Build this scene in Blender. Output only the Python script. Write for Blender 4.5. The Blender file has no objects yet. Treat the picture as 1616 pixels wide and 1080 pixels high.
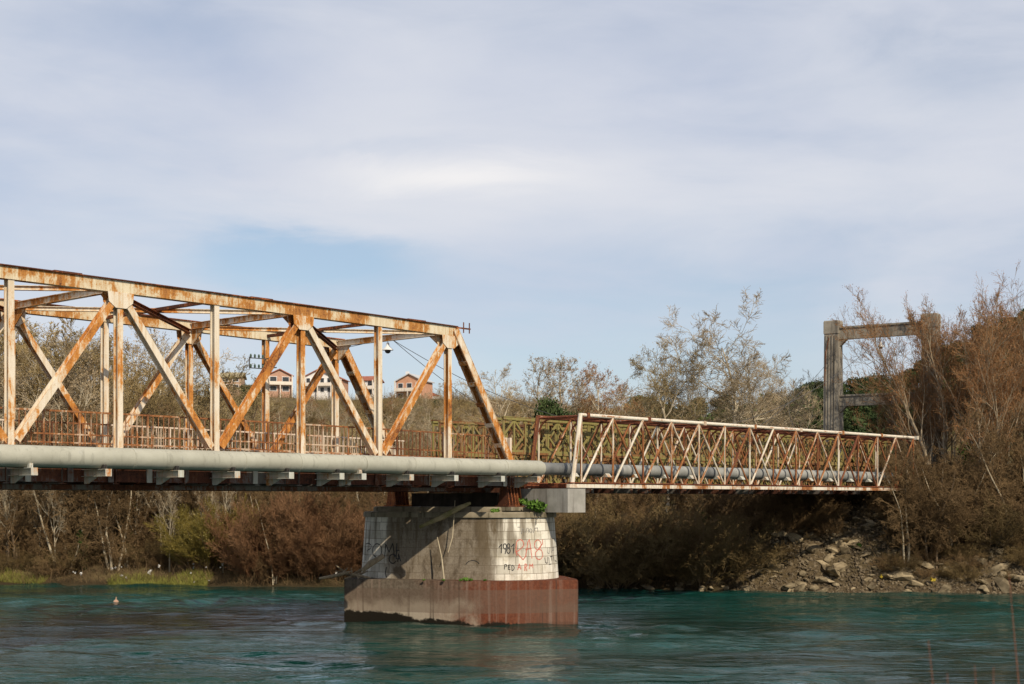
import bpy, bmesh, math, random
import numpy as np
from mathutils import Vector, Matrix

random.seed(7)
R = math.radians
C = bpy.context.scene
COL = C.collection
F, CX, HY, H = 2244.0, 808.0, 788.0, 5.4        # focal length in photo pixels, principal column, horizon row, eye height
ANG = math.atan2(2042.0, 2244.0)
D = Vector((math.sin(ANG), math.cos(ANG), 0))   # along the bridge, away from the viewer
N = Vector((-D.y, D.x, 0))                      # across the bridge, away from the viewer
def W(t, a, dz=0.0): return D * t + N * a + Vector((0, 0, H + dz))
def at(u, v, Y): return Vector(((u - CX) / F * Y, Y, H - (v - HY) / F * Y))

# ------------------------------------------------------------------ materials
class NT:
    def __init__(s, name, world=False):
        if world:
            s.m = None; s.t = world
        else:
            s.m = bpy.data.materials.new(name); s.m.use_nodes = True; s.t = s.m.node_tree
        s.t.nodes.clear()
    def n(s, typ, props=None, **inp):
        nd = s.t.nodes.new(typ)
        for k, v in (props or {}).items(): setattr(nd, k, v)
        for k, v in inp.items():
            key = int(k[1:]) if k[0] == 'i' and k[1:].isdigit() else k.replace('_', ' ')
            s.set(nd.inputs[key], v)
        return nd
    def set(s, sock, v):
        if isinstance(v, bpy.types.NodeSocket): s.t.links.new(v, sock)
        elif isinstance(v, bpy.types.Node): s.t.links.new(v.outputs[0], sock)
        elif isinstance(v, tuple) and len(v) == 3 and sock.type == 'RGBA': sock.default_value = (*v, 1)
        else: sock.default_value = v
    def math(s, op, a, b=0.0, c=0.0, clamp=False):
        nd = s.n('ShaderNodeMath', {'operation': op, 'use_clamp': clamp}, i0=a, i1=b)
        if op in ('MULTIPLY_ADD',): s.set(nd.inputs[2], c)
        return nd.outputs[0]
    def vscale(s, vec, sc):
        return s.n('ShaderNodeVectorMath', {'operation': 'MULTIPLY'}, i0=vec, i1=sc).outputs[0]
    def noise(s, vec, scale, detail=5.0, rough=0.55, dist=0.0):
        return s.n('ShaderNodeTexNoise', None, Vector=vec, Scale=scale, Detail=detail, Roughness=rough, Distortion=dist).outputs[0]
    def ramp(s, fac, stops, interp='LINEAR'):
        nd = s.n('ShaderNodeValToRGB', None, Fac=fac); cr = nd.color_ramp; cr.interpolation = interp
        while len(cr.elements) < len(stops): cr.elements.new(0.5)
        for e, (p, c) in zip(cr.elements, stops):
            e.position = p; e.color = (*c, 1) if len(c) == 3 else c
        return nd.outputs[0]
    def step(s, fac, a, b):
        return s.n('ShaderNodeMapRange', {'interpolation_type': 'SMOOTHSTEP'}, i0=fac, i1=a, i2=b, i3=0.0, i4=1.0).outputs[0]
    def mix(s, fac, a, b, blend='MIX'):
        nd = s.n('ShaderNodeMix', {'data_type': 'RGBA', 'blend_type': blend})
        s.set(nd.inputs[0], fac); s.set(nd.inputs[6], a); s.set(nd.inputs[7], b)
        return nd.outputs[2]
    def pos(s): return s.n('ShaderNodeNewGeometry').outputs['Position']
    def rand(s): return s.n('ShaderNodeObjectInfo').outputs['Random']
    def bump(s, h, strength, dist):
        return s.n('ShaderNodeBump', None, Strength=strength, Distance=dist, Height=h).outputs[0]
    def out(s, color, rough=0.7, normal=None, spec=0.3, metal=0.0):
        b = s.n('ShaderNodeBsdfPrincipled')
        s.set(b.inputs['Base Color'], color); s.set(b.inputs['Roughness'], rough)
        s.set(b.inputs['Specular IOR Level'], spec); s.set(b.inputs['Metallic'], metal)
        if normal is not None: s.set(b.inputs['Normal'], normal)
        o = s.n('ShaderNodeOutputMaterial'); s.t.links.new(b.outputs[0], o.inputs[0])
        return s.m

def rusty(name, paint, rust, dark, amount, scale=1.0, spread=0.08, grime=(0.33, 0.28, 0.2)):
    m = NT(name); geo = m.n('ShaderNodeNewGeometry')
    p0 = geo.outputs['Position']
    off = m.n('ShaderNodeVectorMath', {'operation': 'MULTIPLY_ADD'}, i0=geo.outputs['True Normal'], i1=(2.7, 2.7, 2.7), i2=p0).outputs[0]   # every face weathers its own way
    rv = m.n('ShaderNodeCombineXYZ', None, X=m.math('MULTIPLY', m.rand(), 40.0))
    p = m.n('ShaderNodeVectorMath', {'operation': 'ADD'}, i0=off, i1=rv).outputs[0]
    big = m.noise(p, 0.42 * scale, 3, 0.55)
    mid = m.noise(m.vscale(p, (1, 1, 0.55)), 2.0 * scale, 8, 0.70, 0.5)
    stre = m.noise(m.vscale(p, (9.0 * scale, 9.0 * scale, 0.7 * scale)), 1.0, 6, 0.62)
    fine = m.noise(p, 15 * scale, 5, 0.7)
    f = m.math('MULTIPLY_ADD', big, 0.62, m.math('MULTIPLY', mid, 0.46))
    f = m.math('MULTIPLY_ADD', stre, 0.26, f)
    f = m.math('MULTIPLY_ADD', fine, 0.16, f)
    f = m.math('MULTIPLY_ADD', m.math('SUBTRACT', m.rand(), 0.5), spread, f)
    f = m.math('ADD', f, amount - 0.75)
    f = m.math('ADD', m.math('MULTIPLY', m.math('SUBTRACT', f, 0.5), 2.1), 0.5)
    pc = m.mix(m.step(stre, 0.40, 0.72), paint, tuple(x * y for x, y in zip(paint, (0.80, 0.72, 0.60))))
    pc = m.mix(m.math('MULTIPLY', m.step(fine, 0.58, 0.70), 0.8), pc, grime)
    hot = tuple(min(1, x) for x in (rust[0] * 1.25, rust[1] * 1.3, rust[2] * 1.1))
    col = m.mix(m.step(f, 0.34, 0.52), pc, tuple(0.45 * a + 0.55 * b for a, b in zip(paint, (rust[0] * 1.3, rust[1] * 1.9, rust[2] * 2.6))))
    col = m.mix(m.step(f, 0.47, 0.58), col, hot)
    col = m.mix(m.step(f, 0.56, 0.70), col, rust)
    col = m.mix(m.step(m.math('ADD', f, m.math('MULTIPLY', m.math('SUBTRACT', fine, 0.5), 0.9)), 0.66, 0.95), col, dark)
    h = m.math('ADD', m.math('MULTIPLY', f, 0.5), fine)
    return m.out(col, m.mix(m.step(f, 0.45, 0.6), (0.5,) * 3, (0.9,) * 3), m.bump(h, 0.4, 0.012), 0.3)

def simple(name, c1, c2, scale=3.0, rough=0.85, bump=0.3, bd=0.02, stretch=(1, 1, 1), rnd=0.0, spec=0.25, detail=6):
    m = NT(name); p = m.vscale(m.pos(), stretch)
    n = m.noise(p, scale, detail, 0.6)
    col = m.mix(m.step(n, 0.3, 0.7), c1, c2)
    if rnd:
        hsv = m.n('ShaderNodeHueSaturation', None, Color=col)
        m.set(hsv.inputs['Value'], m.math('MULTIPLY_ADD', m.rand(), rnd, 1 - rnd / 2)); col = hsv.outputs[0]
    return m.out(col, rough, m.bump(n, bump, bd), spec)

M = {}
CREAM = (0.67, 0.60, 0.485)
M['truss'] = rusty('cream paint over rust', CREAM, (0.38, 0.15, 0.034), (0.12, 0.042, 0.018), 0.49)
M['truss_orange'] = rusty('worn cream paint over rust', CREAM, (0.38, 0.148, 0.033), (0.12, 0.042, 0.018), 0.525)
M['chord'] = rusty('chord paint over rust', (0.64, 0.565, 0.41), (0.33, 0.14, 0.038), (0.10, 0.038, 0.018), 0.475, 1.2, 0.05)
M['truss_rust'] = rusty('bare rusted steel', (0.42, 0.3, 0.2), (0.30, 0.095, 0.028), (0.075, 0.026, 0.013), 0.68)
M['rail'] = rusty('rusted rail paint', (0.5, 0.4, 0.3), (0.22, 0.088, 0.034), (0.06, 0.024, 0.014), 0.56, 1.5, 0.12)
M['rail_far'] = rusty('pale rail paint', (0.62, 0.52, 0.42), (0.32, 0.12, 0.045), (0.09, 0.035, 0.02), 0.44, 1.5, 0.12)
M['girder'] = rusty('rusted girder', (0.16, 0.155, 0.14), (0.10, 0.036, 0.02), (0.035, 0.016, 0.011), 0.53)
M['bracket'] = rusty('grey bracket paint', (0.46, 0.47, 0.42), (0.34, 0.14, 0.05), (0.1, 0.04, 0.02), 0.42, 1.2, 0.1)
M['ptruss'] = rusty('white paint over red rust', (0.60, 0.55, 0.45), (0.25, 0.098, 0.034), (0.11, 0.036, 0.02), 0.55, 1.1, 0.32)
M['pchord'] = rusty('white chord paint over red rust', (0.68, 0.63, 0.53), (0.25, 0.10, 0.036), (0.12, 0.04, 0.022), 0.44, 1.2, 0.08)
M['pred'] = rusty('red rusted strut', (0.5, 0.4, 0.33), (0.20, 0.062, 0.027), (0.09, 0.028, 0.016), 0.66)
M['olive'] = rusty('olive paint over rust', (0.235, 0.205, 0.07), (0.17, 0.075, 0.03), (0.07, 0.034, 0.017), 0.49, 1.0, 0.16, (0.12, 0.10, 0.035))
M['deck'] = simple('deck', (0.09, 0.08, 0.07), (0.14, 0.12, 0.10), 2.0)
def pipe_mat():
    m = NT('grey green pipe wrap'); p = m.pos()
    n = m.noise(p, 0.7, 6, 0.65); st = m.noise(m.vscale(p, (5.5, 5.5, 0.35)), 1.0, 6, 0.65); g = m.noise(p, 16, 4, 0.6)
    col = m.mix(m.step(n, 0.3, 0.7), (0.32, 0.315, 0.255), (0.40, 0.395, 0.325))
    col = m.mix(m.math('MULTIPLY', m.step(st, 0.53, 0.70), 0.45), col, (0.15, 0.145, 0.115))
    col = m.mix(m.math('MULTIPLY', m.step(m.noise(p, 2.3, 5, 0.7), 0.60, 0.70), 0.4), col, (0.40, 0.40, 0.36))
    col = m.mix(m.math('MULTIPLY', m.step(g, 0.66, 0.74), 0.5), col, (0.16, 0.105, 0.065))
    return m.out(col, 0.55, m.bump(m.math('ADD', n, m.math('MULTIPLY', g, 0.1)), 0.25, 0.06), 0.35)
M['pipe'] = pipe_mat()
M['pipe_bare'] = simple('dark pipe coat', (0.10, 0.105, 0.105), (0.17, 0.175, 0.17), 1.5, 0.55, 0.15, 0.01)
M['pipe_light'] = simple('worn grey pipe coat', (0.19, 0.195, 0.18), (0.31, 0.31, 0.285), 1.1, 0.55, 0.15, 0.01, rnd=0.3)
M['black'] = simple('black rubber', (0.02, 0.02, 0.02), (0.04, 0.035, 0.03), 4)
M['wire'] = simple('wire', (0.06, 0.06, 0.065), (0.09, 0.09, 0.09), 4, 0.5)
M['enamel'] = simple('white enamel', (0.6, 0.6, 0.58), (0.75, 0.75, 0.72), 6, 0.35)
M['insul'] = simple('insulator glass', (0.05, 0.09, 0.07), (0.1, 0.13, 0.1), 6, 0.25)

def concrete(name, a, b, stain, k=0.5, sc=1.0):
    m = NT(name); p = m.pos()
    n = m.noise(p, 1.6 * sc, 8, 0.62); st = m.noise(m.vscale(p, (3.2 * sc, 3.2 * sc, 0.22)), 1.0, 6, 0.62)
    g = m.noise(p, 22, 4, 0.6)
    col = m.mix(m.step(n, 0.3, 0.7), a, b)
    col = m.mix(m.math('MULTIPLY', m.step(st, 0.48, 0.68), k), col, stain)
    col = m.mix(m.math('MULTIPLY', m.step(g, 0.6, 0.75), 0.4), col, stain)
    return m.out(col, 0.9, m.bump(m.math('ADD', n, m.math('MULTIPLY', g, 0.5)), 0.4, 0.03), 0.2)
M['conc'] = concrete('grey concrete', (0.26, 0.25, 0.22), (0.36, 0.345, 0.31), (0.12, 0.105, 0.09), 0.7)
M['conc_cap'] = concrete('dirty cap concrete', (0.20, 0.17, 0.115), (0.29, 0.25, 0.18), (0.065, 0.055, 0.03), 0.85)
M['conc_tower'] = concrete('weathered tower concrete', (0.215, 0.19, 0.15), (0.32, 0.29, 0.235), (0.075, 0.065, 0.052), 0.8, 0.8)

M['shade_conc'] = concrete('concrete darkened for deep shade', (0.035, 0.03, 0.024), (0.07, 0.06, 0.048), (0.02, 0.017, 0.012), 0.8)  # deep shade under the deck is put into this near-black colour
def shaft_mat():
    m = NT('stone blocks'); p = m.pos()
    uv = m.n('ShaderNodeUVMap').outputs[0]
    sep = m.n('ShaderNodeSeparateXYZ', None, Vector=uv)
    u, z = sep.outputs[0], sep.outputs[1]
    br = m.n('ShaderNodeTexBrick', {'offset': 0.5, 'squash': 1.35, 'squash_frequency': 3}, Vector=uv, Scale=1.0, Mortar_Size=0.010, Mortar_Smooth=0.25, Bias=0.0,
             Brick_Width=0.56, Row_Height=0.355)
    m.set(br.inputs['Color1'], (0.76, 0.72, 0.62)); m.set(br.inputs['Color2'], (0.50, 0.47, 0.39)); m.set(br.inputs['Mortar'], (0.18, 0.145, 0.105))
    mort = br.outputs['Fac']
    n = m.noise(p, 1.5, 8, 0.65, 0.5); g = m.noise(p, 14, 5, 0.65)
    st = m.noise(m.vscale(p, (2.6, 2.6, 0.16)), 1.0, 6, 0.6); st2 = m.noise(m.vscale(p, (6.5, 6.5, 0.3)), 1.0, 5, 0.6)
    stone = m.mix(m.math('MULTIPLY', m.step(g, 0.5, 0.72), 0.35), br.outputs['Color'], (0.38, 0.35, 0.28))
    stone = m.mix(m.math('MULTIPLY', m.step(n, 0.5, 0.66), 0.45), stone, (0.36, 0.31, 0.21))
    # the flat flank between the two rounded noses carries a brown render
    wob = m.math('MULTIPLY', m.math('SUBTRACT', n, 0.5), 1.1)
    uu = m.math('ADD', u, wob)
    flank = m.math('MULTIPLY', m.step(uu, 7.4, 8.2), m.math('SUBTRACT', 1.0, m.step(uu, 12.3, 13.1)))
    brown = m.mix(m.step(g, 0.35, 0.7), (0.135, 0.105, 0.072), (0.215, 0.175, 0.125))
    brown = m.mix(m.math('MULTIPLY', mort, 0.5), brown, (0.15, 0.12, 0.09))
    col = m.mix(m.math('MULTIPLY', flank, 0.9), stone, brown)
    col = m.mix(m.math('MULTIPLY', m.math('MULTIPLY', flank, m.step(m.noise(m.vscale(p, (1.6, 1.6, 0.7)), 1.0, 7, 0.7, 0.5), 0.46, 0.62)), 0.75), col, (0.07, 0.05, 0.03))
    seam = m.math('MULTIPLY', m.step(uu, 11.8, 12.15), m.math('SUBTRACT', 1.0, m.step(uu, 12.3, 12.9)))
    k = m.math('ADD', m.math('MULTIPLY', m.step(st, 0.47, 0.63), 0.75), m.math('MULTIPLY', seam, 0.75), clamp=True)
    low = m.step(m.math('ADD', z, wob), 0.3, 1.9)        # runs start under the cap and thin out downwards
    k = m.math('MULTIPLY', k, m.math('MULTIPLY_ADD', low, 0.65, 0.35))
    col = m.mix(k, col, (0.115, 0.085, 0.05))
    k2 = m.math('MULTIPLY', m.step(st2, 0.55, 0.7), m.math('MULTIPLY_ADD', m.step(z, 1.0, 2.7), 0.6, 0.15))
    col = m.mix(k2, col, (0.09, 0.075, 0.05))
    h = m.math('SUBTRACT', m.math('ADD', m.math('MULTIPLY', g, 0.35), m.math('MULTIPLY', n, 0.4)), m.math('MULTIPLY', mort, 1.0))
    return m.out(col, 0.9, m.bump(h, 0.5, 0.025), 0.2)
M['shaft'] = shaft_mat()

def caisson_mat():
    m = NT('stained caisson'); p = m.pos()
    sep = m.n('ShaderNodeSeparateXYZ', None, Vector=p); x, z = sep.outputs[0], sep.outputs[2]
    n = m.noise(p, 0.9, 8, 0.62, 0.4); g = m.noise(p, 9, 6, 0.65)
    st = m.noise(m.vscale(p, (4.5, 4.5, 0.12)), 1.0, 6, 0.62)
    xx = m.math('ADD', x, m.math('MULTIPLY', m.math('SUBTRACT', n, 0.5), 5.0))
    zz = m.math('ADD', z, m.math('MULTIPLY', m.math('SUBTRACT', n, 0.5), 1.2))
    grey = m.mix(m.step(g, 0.3, 0.7), (0.072, 0.056, 0.04), (0.125, 0.102, 0.076))
    red = m.mix(m.step(g, 0.3, 0.7), (0.078, 0.022, 0.010), (0.125, 0.040, 0.019))
    col = m.mix(m.step(xx, -5.0, -0.5), grey, red)
    pale = m.math('MULTIPLY', m.step(zz, 1.15, 0.7), m.math('SUBTRACT', 1.0, m.step(xx, -3.6, -1.0)))
    col = m.mix(m.math('MULTIPLY', pale, 0.75), col, (0.36, 0.31, 0.235))
    blk = m.math('MULTIPLY', m.step(zz, 1.05, 0.75), m.step(x, -0.5, 2.0))
    col = m.mix(m.math('MULTIPLY', blk, 0.55), col, (0.115, 0.07, 0.048))
    col = m.mix(m.math('MULTIPLY', m.step(st, 0.52, 0.66), 0.5), col, (0.19, 0.14, 0.11))
    col = m.mix(m.math('MULTIPLY', m.step(st, 0.46, 0.34), 0.6), col, (0.042, 0.026, 0.018))
    seam = m.math('COMPARE', z, 1.02, 0.012)
    col = m.mix(m.math('MULTIPLY', seam, 0.5), col, (0.1, 0.07, 0.05))
    # dark weed at the waterline, taller at the upstream end
    wl = m.math('MULTIPLY_ADD', m.step(x, -1.5, -6.2), 0.42, 0.10)
    wl = m.math('ADD', wl, m.math('MULTIPLY', m.math('SUBTRACT', n, 0.5), 0.55))
    weed = m.step(m.math('SUBTRACT', wl, m.math('ADD', z, m.math('MULTIPLY', m.math('SUBTRACT', g, 0.5), 0.25))), -0.04, 0.06)
    weed = m.math('MULTIPLY', weed, m.math('SUBTRACT', 1.0, m.math('MULTIPLY', m.step(x, 0.4, 1.2), 0.8)))
    col = m.mix(weed, col, (0.009, 0.007, 0.004))
    return m.out(col, 0.75, m.bump(m.math('ADD', n, g), 0.35, 0.03), 0.12)
M['caisson'] = caisson_mat()

def veg(name, c1, c2, scale=0.9, rnd=0.5, rough=0.9):
    m = NT(name); n = m.noise(m.pos(), scale, 4, 0.6)
    col = m.mix(m.step(n, 0.32, 0.68), c1, c2)
    hsv = m.n('ShaderNodeHueSaturation', None, Color=col)
    m.set(hsv.inputs['Value'], m.math('MULTIPLY_ADD', m.rand(), rnd, 1 - rnd / 2))
    return m.out(hsv.outputs[0], rough, None, 0.15)
M['bark'] = veg('brown grey bark', (0.10, 0.07, 0.045), (0.17, 0.125, 0.08), 2.5)
M['bark_mid'] = veg('grey tan bark', (0.20, 0.155, 0.10), (0.31, 0.25, 0.17), 2.5, 0.3)
M['bark_pale'] = veg('pale bark', (0.30, 0.25, 0.17), (0.44, 0.38, 0.27), 2.5, 0.4)
M['twig_olive'] = veg('olive brown twigs', (0.26, 0.19, 0.085), (0.36, 0.27, 0.13), 0.25)
M['twig_brown'] = veg('brown twigs', (0.12, 0.075, 0.035), (0.205, 0.135, 0.066), 0.3)
M['twig_grey'] = veg('grey tan twigs', (0.27, 0.205, 0.12), (0.38, 0.30, 0.19), 0.3)
M['twig_yellow'] = veg('yellow willow twigs', (0.16, 0.12, 0.025), (0.235, 0.185, 0.045), 0.4, 0.3)
M['twig_red'] = veg('red brown twigs', (0.14, 0.07, 0.034), (0.205, 0.115, 0.058), 0.4, 0.35)
M['twig_dun'] = veg('dun twigs', (0.125, 0.085, 0.036), (0.21, 0.15, 0.066), 0.3)
M['twig_rust'] = veg('russet twigs', (0.22, 0.115, 0.05), (0.31, 0.175, 0.08), 0.3, 0.3)
M['bud_rust'] = veg('rust buds', (0.25, 0.105, 0.04), (0.34, 0.165, 0.07), 0.3, 0.4)
M['bud_tan'] = veg('tan buds', (0.30, 0.22, 0.13), (0.40, 0.31, 0.19), 0.3, 0.4)
M['bud_yellow'] = veg('yellow green buds', (0.24, 0.20, 0.06), (0.33, 0.29, 0.11), 0.3, 0.4)
M['bud_straw'] = veg('straw buds', (0.30, 0.255, 0.12), (0.40, 0.345, 0.18), 0.3, 0.3)
M['leaf'] = veg('evergreen leaf', (0.022, 0.038, 0.014), (0.058, 0.08, 0.027), 0.5, 0.6)
M['leaf_bright'] = veg('fresh leaf', (0.07, 0.14, 0.02), (0.14, 0.24, 0.045), 1.5, 0.3)
M['leaf_ivy'] = veg('ivy leaf', (0.035, 0.075, 0.015), (0.09, 0.15, 0.03), 0.8, 0.4)
M['scrub'] = veg('dry scrub', (0.11, 0.075, 0.032), (0.20, 0.145, 0.065), 0.07, 0.1)
M['under'] = veg('dry undergrowth', (0.075, 0.048, 0.025), (0.15, 0.10, 0.05), 0.22, 0.1)
M['grass'] = veg('bank grass', (0.14, 0.145, 0.03), (0.28, 0.27, 0.065), 0.7, 0.1)
M['rock'] = simple('tan rock', (0.11, 0.084, 0.048), (0.31, 0.25, 0.155), 1.8, 0.9, 0.8, 0.08, rnd=0.6)
M['gravel'] = simple('brown gravel', (0.06, 0.045, 0.028), (0.19, 0.15, 0.095), 2.5, 0.95, 0.6, 0.04)
M['wood'] = simple('old wood', (0.22, 0.17, 0.11), (0.34, 0.27, 0.18), 3, 0.9, 0.6, 0.02, (3, 3, 0.6))
M['moss'] = simple('mossy wood', (0.13, 0.12, 0.04), (0.30, 0.24, 0.14), 2.2, 0.95, 0.7, 0.02)
M['scrap'] = simple('pale plastic', (0.5, 0.5, 0.48), (0.68, 0.67, 0.64), 4, 0.5)
M['scrap_yellow'] = simple('yellow plastic', (0.36, 0.27, 0.03), (0.42, 0.32, 0.05), 4, 0.5)
M['buoy'] = simple('faded orange plastic', (0.36, 0.22, 0.15), (0.42, 0.28, 0.19), 4, 0.4)
def ink(name, c1, c2, lo):
    m = NT(name); p = m.pos(); n = m.noise(p, 6, 6, 0.7); g = m.noise(p, 40, 4, 0.7)
    mm = m.out(m.mix(m.step(n, 0.3, 0.7), c1, c2), 0.7, None, 0.1)
    b = [x for x in m.t.nodes if x.type == 'BSDF_PRINCIPLED'][0]
    m.set(b.inputs['Alpha'], m.math('MULTIPLY_ADD', m.step(m.math('MULTIPLY_ADD', n, 0.6, m.math('MULTIPLY', g, 0.4)), lo, lo + 0.16), 0.75, 0.2)); return mm
M['ink_black'] = ink('worn black spray paint', (0.022, 0.022, 0.024), (0.05, 0.05, 0.05), 0.34)
M['ink_grey'] = ink('faded grey spray paint', (0.16, 0.155, 0.15), (0.28, 0.27, 0.25), 0.40)
M['ink_red'] = ink('worn red spray paint', (0.50, 0.10, 0.07), (0.55, 0.24, 0.18), 0.36)
M['stem'] = simple('red stem', (0.16, 0.06, 0.035), (0.24, 0.10, 0.06), 20, 0.7)
for nm, a, b in (('w_brick', (0.38, 0.22, 0.15), (0.47, 0.29, 0.21)), ('w_orange', (0.46, 0.24, 0.145), (0.54, 0.31, 0.20)), ('w_cream', (0.62, 0.55, 0.46), (0.7, 0.63, 0.54)),
                 ('w_white', (0.66, 0.64, 0.62), (0.76, 0.74, 0.71)), ('w_tan', (0.36, 0.24, 0.16), (0.44, 0.30, 0.21))):
    M[nm] = simple(nm[2:] + ' wall', a, b, 1.4)
M['roof_red'] = simple('red roof tiles', (0.26, 0.085, 0.05), (0.34, 0.13, 0.08), 1.2)
M['roof_olive'] = simple('lichen roof', (0.26, 0.22, 0.13), (0.34, 0.29, 0.18), 1.2)
M['roof_grey'] = simple('grey sheet roof', (0.42, 0.42, 0.42), (0.5, 0.5, 0.5), 1.2)
M['glass'] = simple('dark window', (0.03, 0.035, 0.04), (0.06, 0.06, 0.065), 2, 0.25)

def ground_mat():
    m = NT('ground'); p = m.pos()
    n = m.noise(p, 0.35, 8, 0.65); g = m.noise(p, 5, 6, 0.65)
    col = m.mix(m.step(n, 0.35, 0.65), (0.085, 0.06, 0.032), (0.17, 0.13, 0.06))
    col = m.mix(m.math('MULTIPLY', m.step(m.noise(p, 0.12, 4), 0.5, 0.62), 0.6), col, (0.11, 0.115, 0.035))
    col = m.mix(m.math('MULTIPLY', m.step(g, 0.5, 0.7), 0.5), col, (0.05, 0.035, 0.02))
    zz = m.n('ShaderNodeSeparateXYZ', None, Vector=p).outputs[2]
    col = m.mix(m.math('MULTIPLY', m.step(zz, 0.55, 0.1), 0.8), col, (0.028, 0.02, 0.011))     # wet mud at the water's edge
    sep = m.n('ShaderNodeSeparateXYZ', None, Vector=p)
    bank = m.math('MULTIPLY', m.step(sep.outputs[0], 10.0, 16.0), m.step(sep.outputs[1], 112.0, 100.0))
    col = m.mix(m.math('MULTIPLY', bank, 0.85), col, m.mix(m.step(g, 0.35, 0.65), (0.05, 0.036, 0.02), (0.11, 0.083, 0.05)))
    return m.out(col, 0.95, m.bump(g, 0.7, 0.15), 0.1)
M['ground'] = ground_mat()

def water_mat():
    m = NT('river water'); p = m.pos()
    a = m.noise(m.vscale(p, (0.10, 0.55, 1)), 1.0, 3, 0.55, 0.6)
    b = m.noise(m.vscale(p, (0.45, 2.0, 1)), 1.0, 4, 0.6, 0.4)
    c = m.noise(m.vscale(p, (1.6, 6.0, 1)), 1.0, 3, 0.6)
    big = m.noise(m.vscale(p, (0.03, 0.09, 1)), 1.0, 3, 0.5)
    h = m.math('MULTIPLY_ADD', a, 0.8, m.math('MULTIPLY', b, m.math('MULTIPLY_ADD', m.step(big, 0.35, 0.65), 0.40, 0.30)))
    h = m.math('MULTIPLY_ADD', c, 0.06, h)
    col = m.mix(m.step(m.math('ADD', big, m.math('MULTIPLY', b, 0.15)), 0.45, 0.68), (0.003, 0.025, 0.020), (0.005, 0.049, 0.040))
    b_ = m.n('ShaderNodeBsdfPrincipled'); m.set(b_.inputs['Base Color'], col); m.set(b_.inputs['Roughness'], 0.06)
    m.set(b_.inputs['IOR'], 1.33); m.set(b_.inputs['Normal'], m.bump(h, 0.6, 0.35))
    o = m.n('ShaderNodeOutputMaterial'); m.t.links.new(b_.outputs[0], o.inputs[0])
    return m.m
M['water'] = water_mat()

# ------------------------------------------------------------------ object helpers
def tag(o, label=None, cat=None, group=None, kind=None):
    if label: o['label'] = label
    if cat: o['category'] = cat
    if group: o['group'] = group
    if kind: o['kind'] = kind
    return o
def thing(name, loc, label, cat, group=None, rz=0.0):
    o = bpy.data.objects.new(name, None); COL.objects.link(o)
    o.location = loc; o.rotation_euler = (0, 0, rz); o.empty_display_size = 0.5
    return tag(o, label, cat, group)
def link(name, me, parent=None):
    o = bpy.data.objects.new(name, me); COL.objects.link(o)
    if parent is not None: o.parent = parent
    return o

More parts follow.
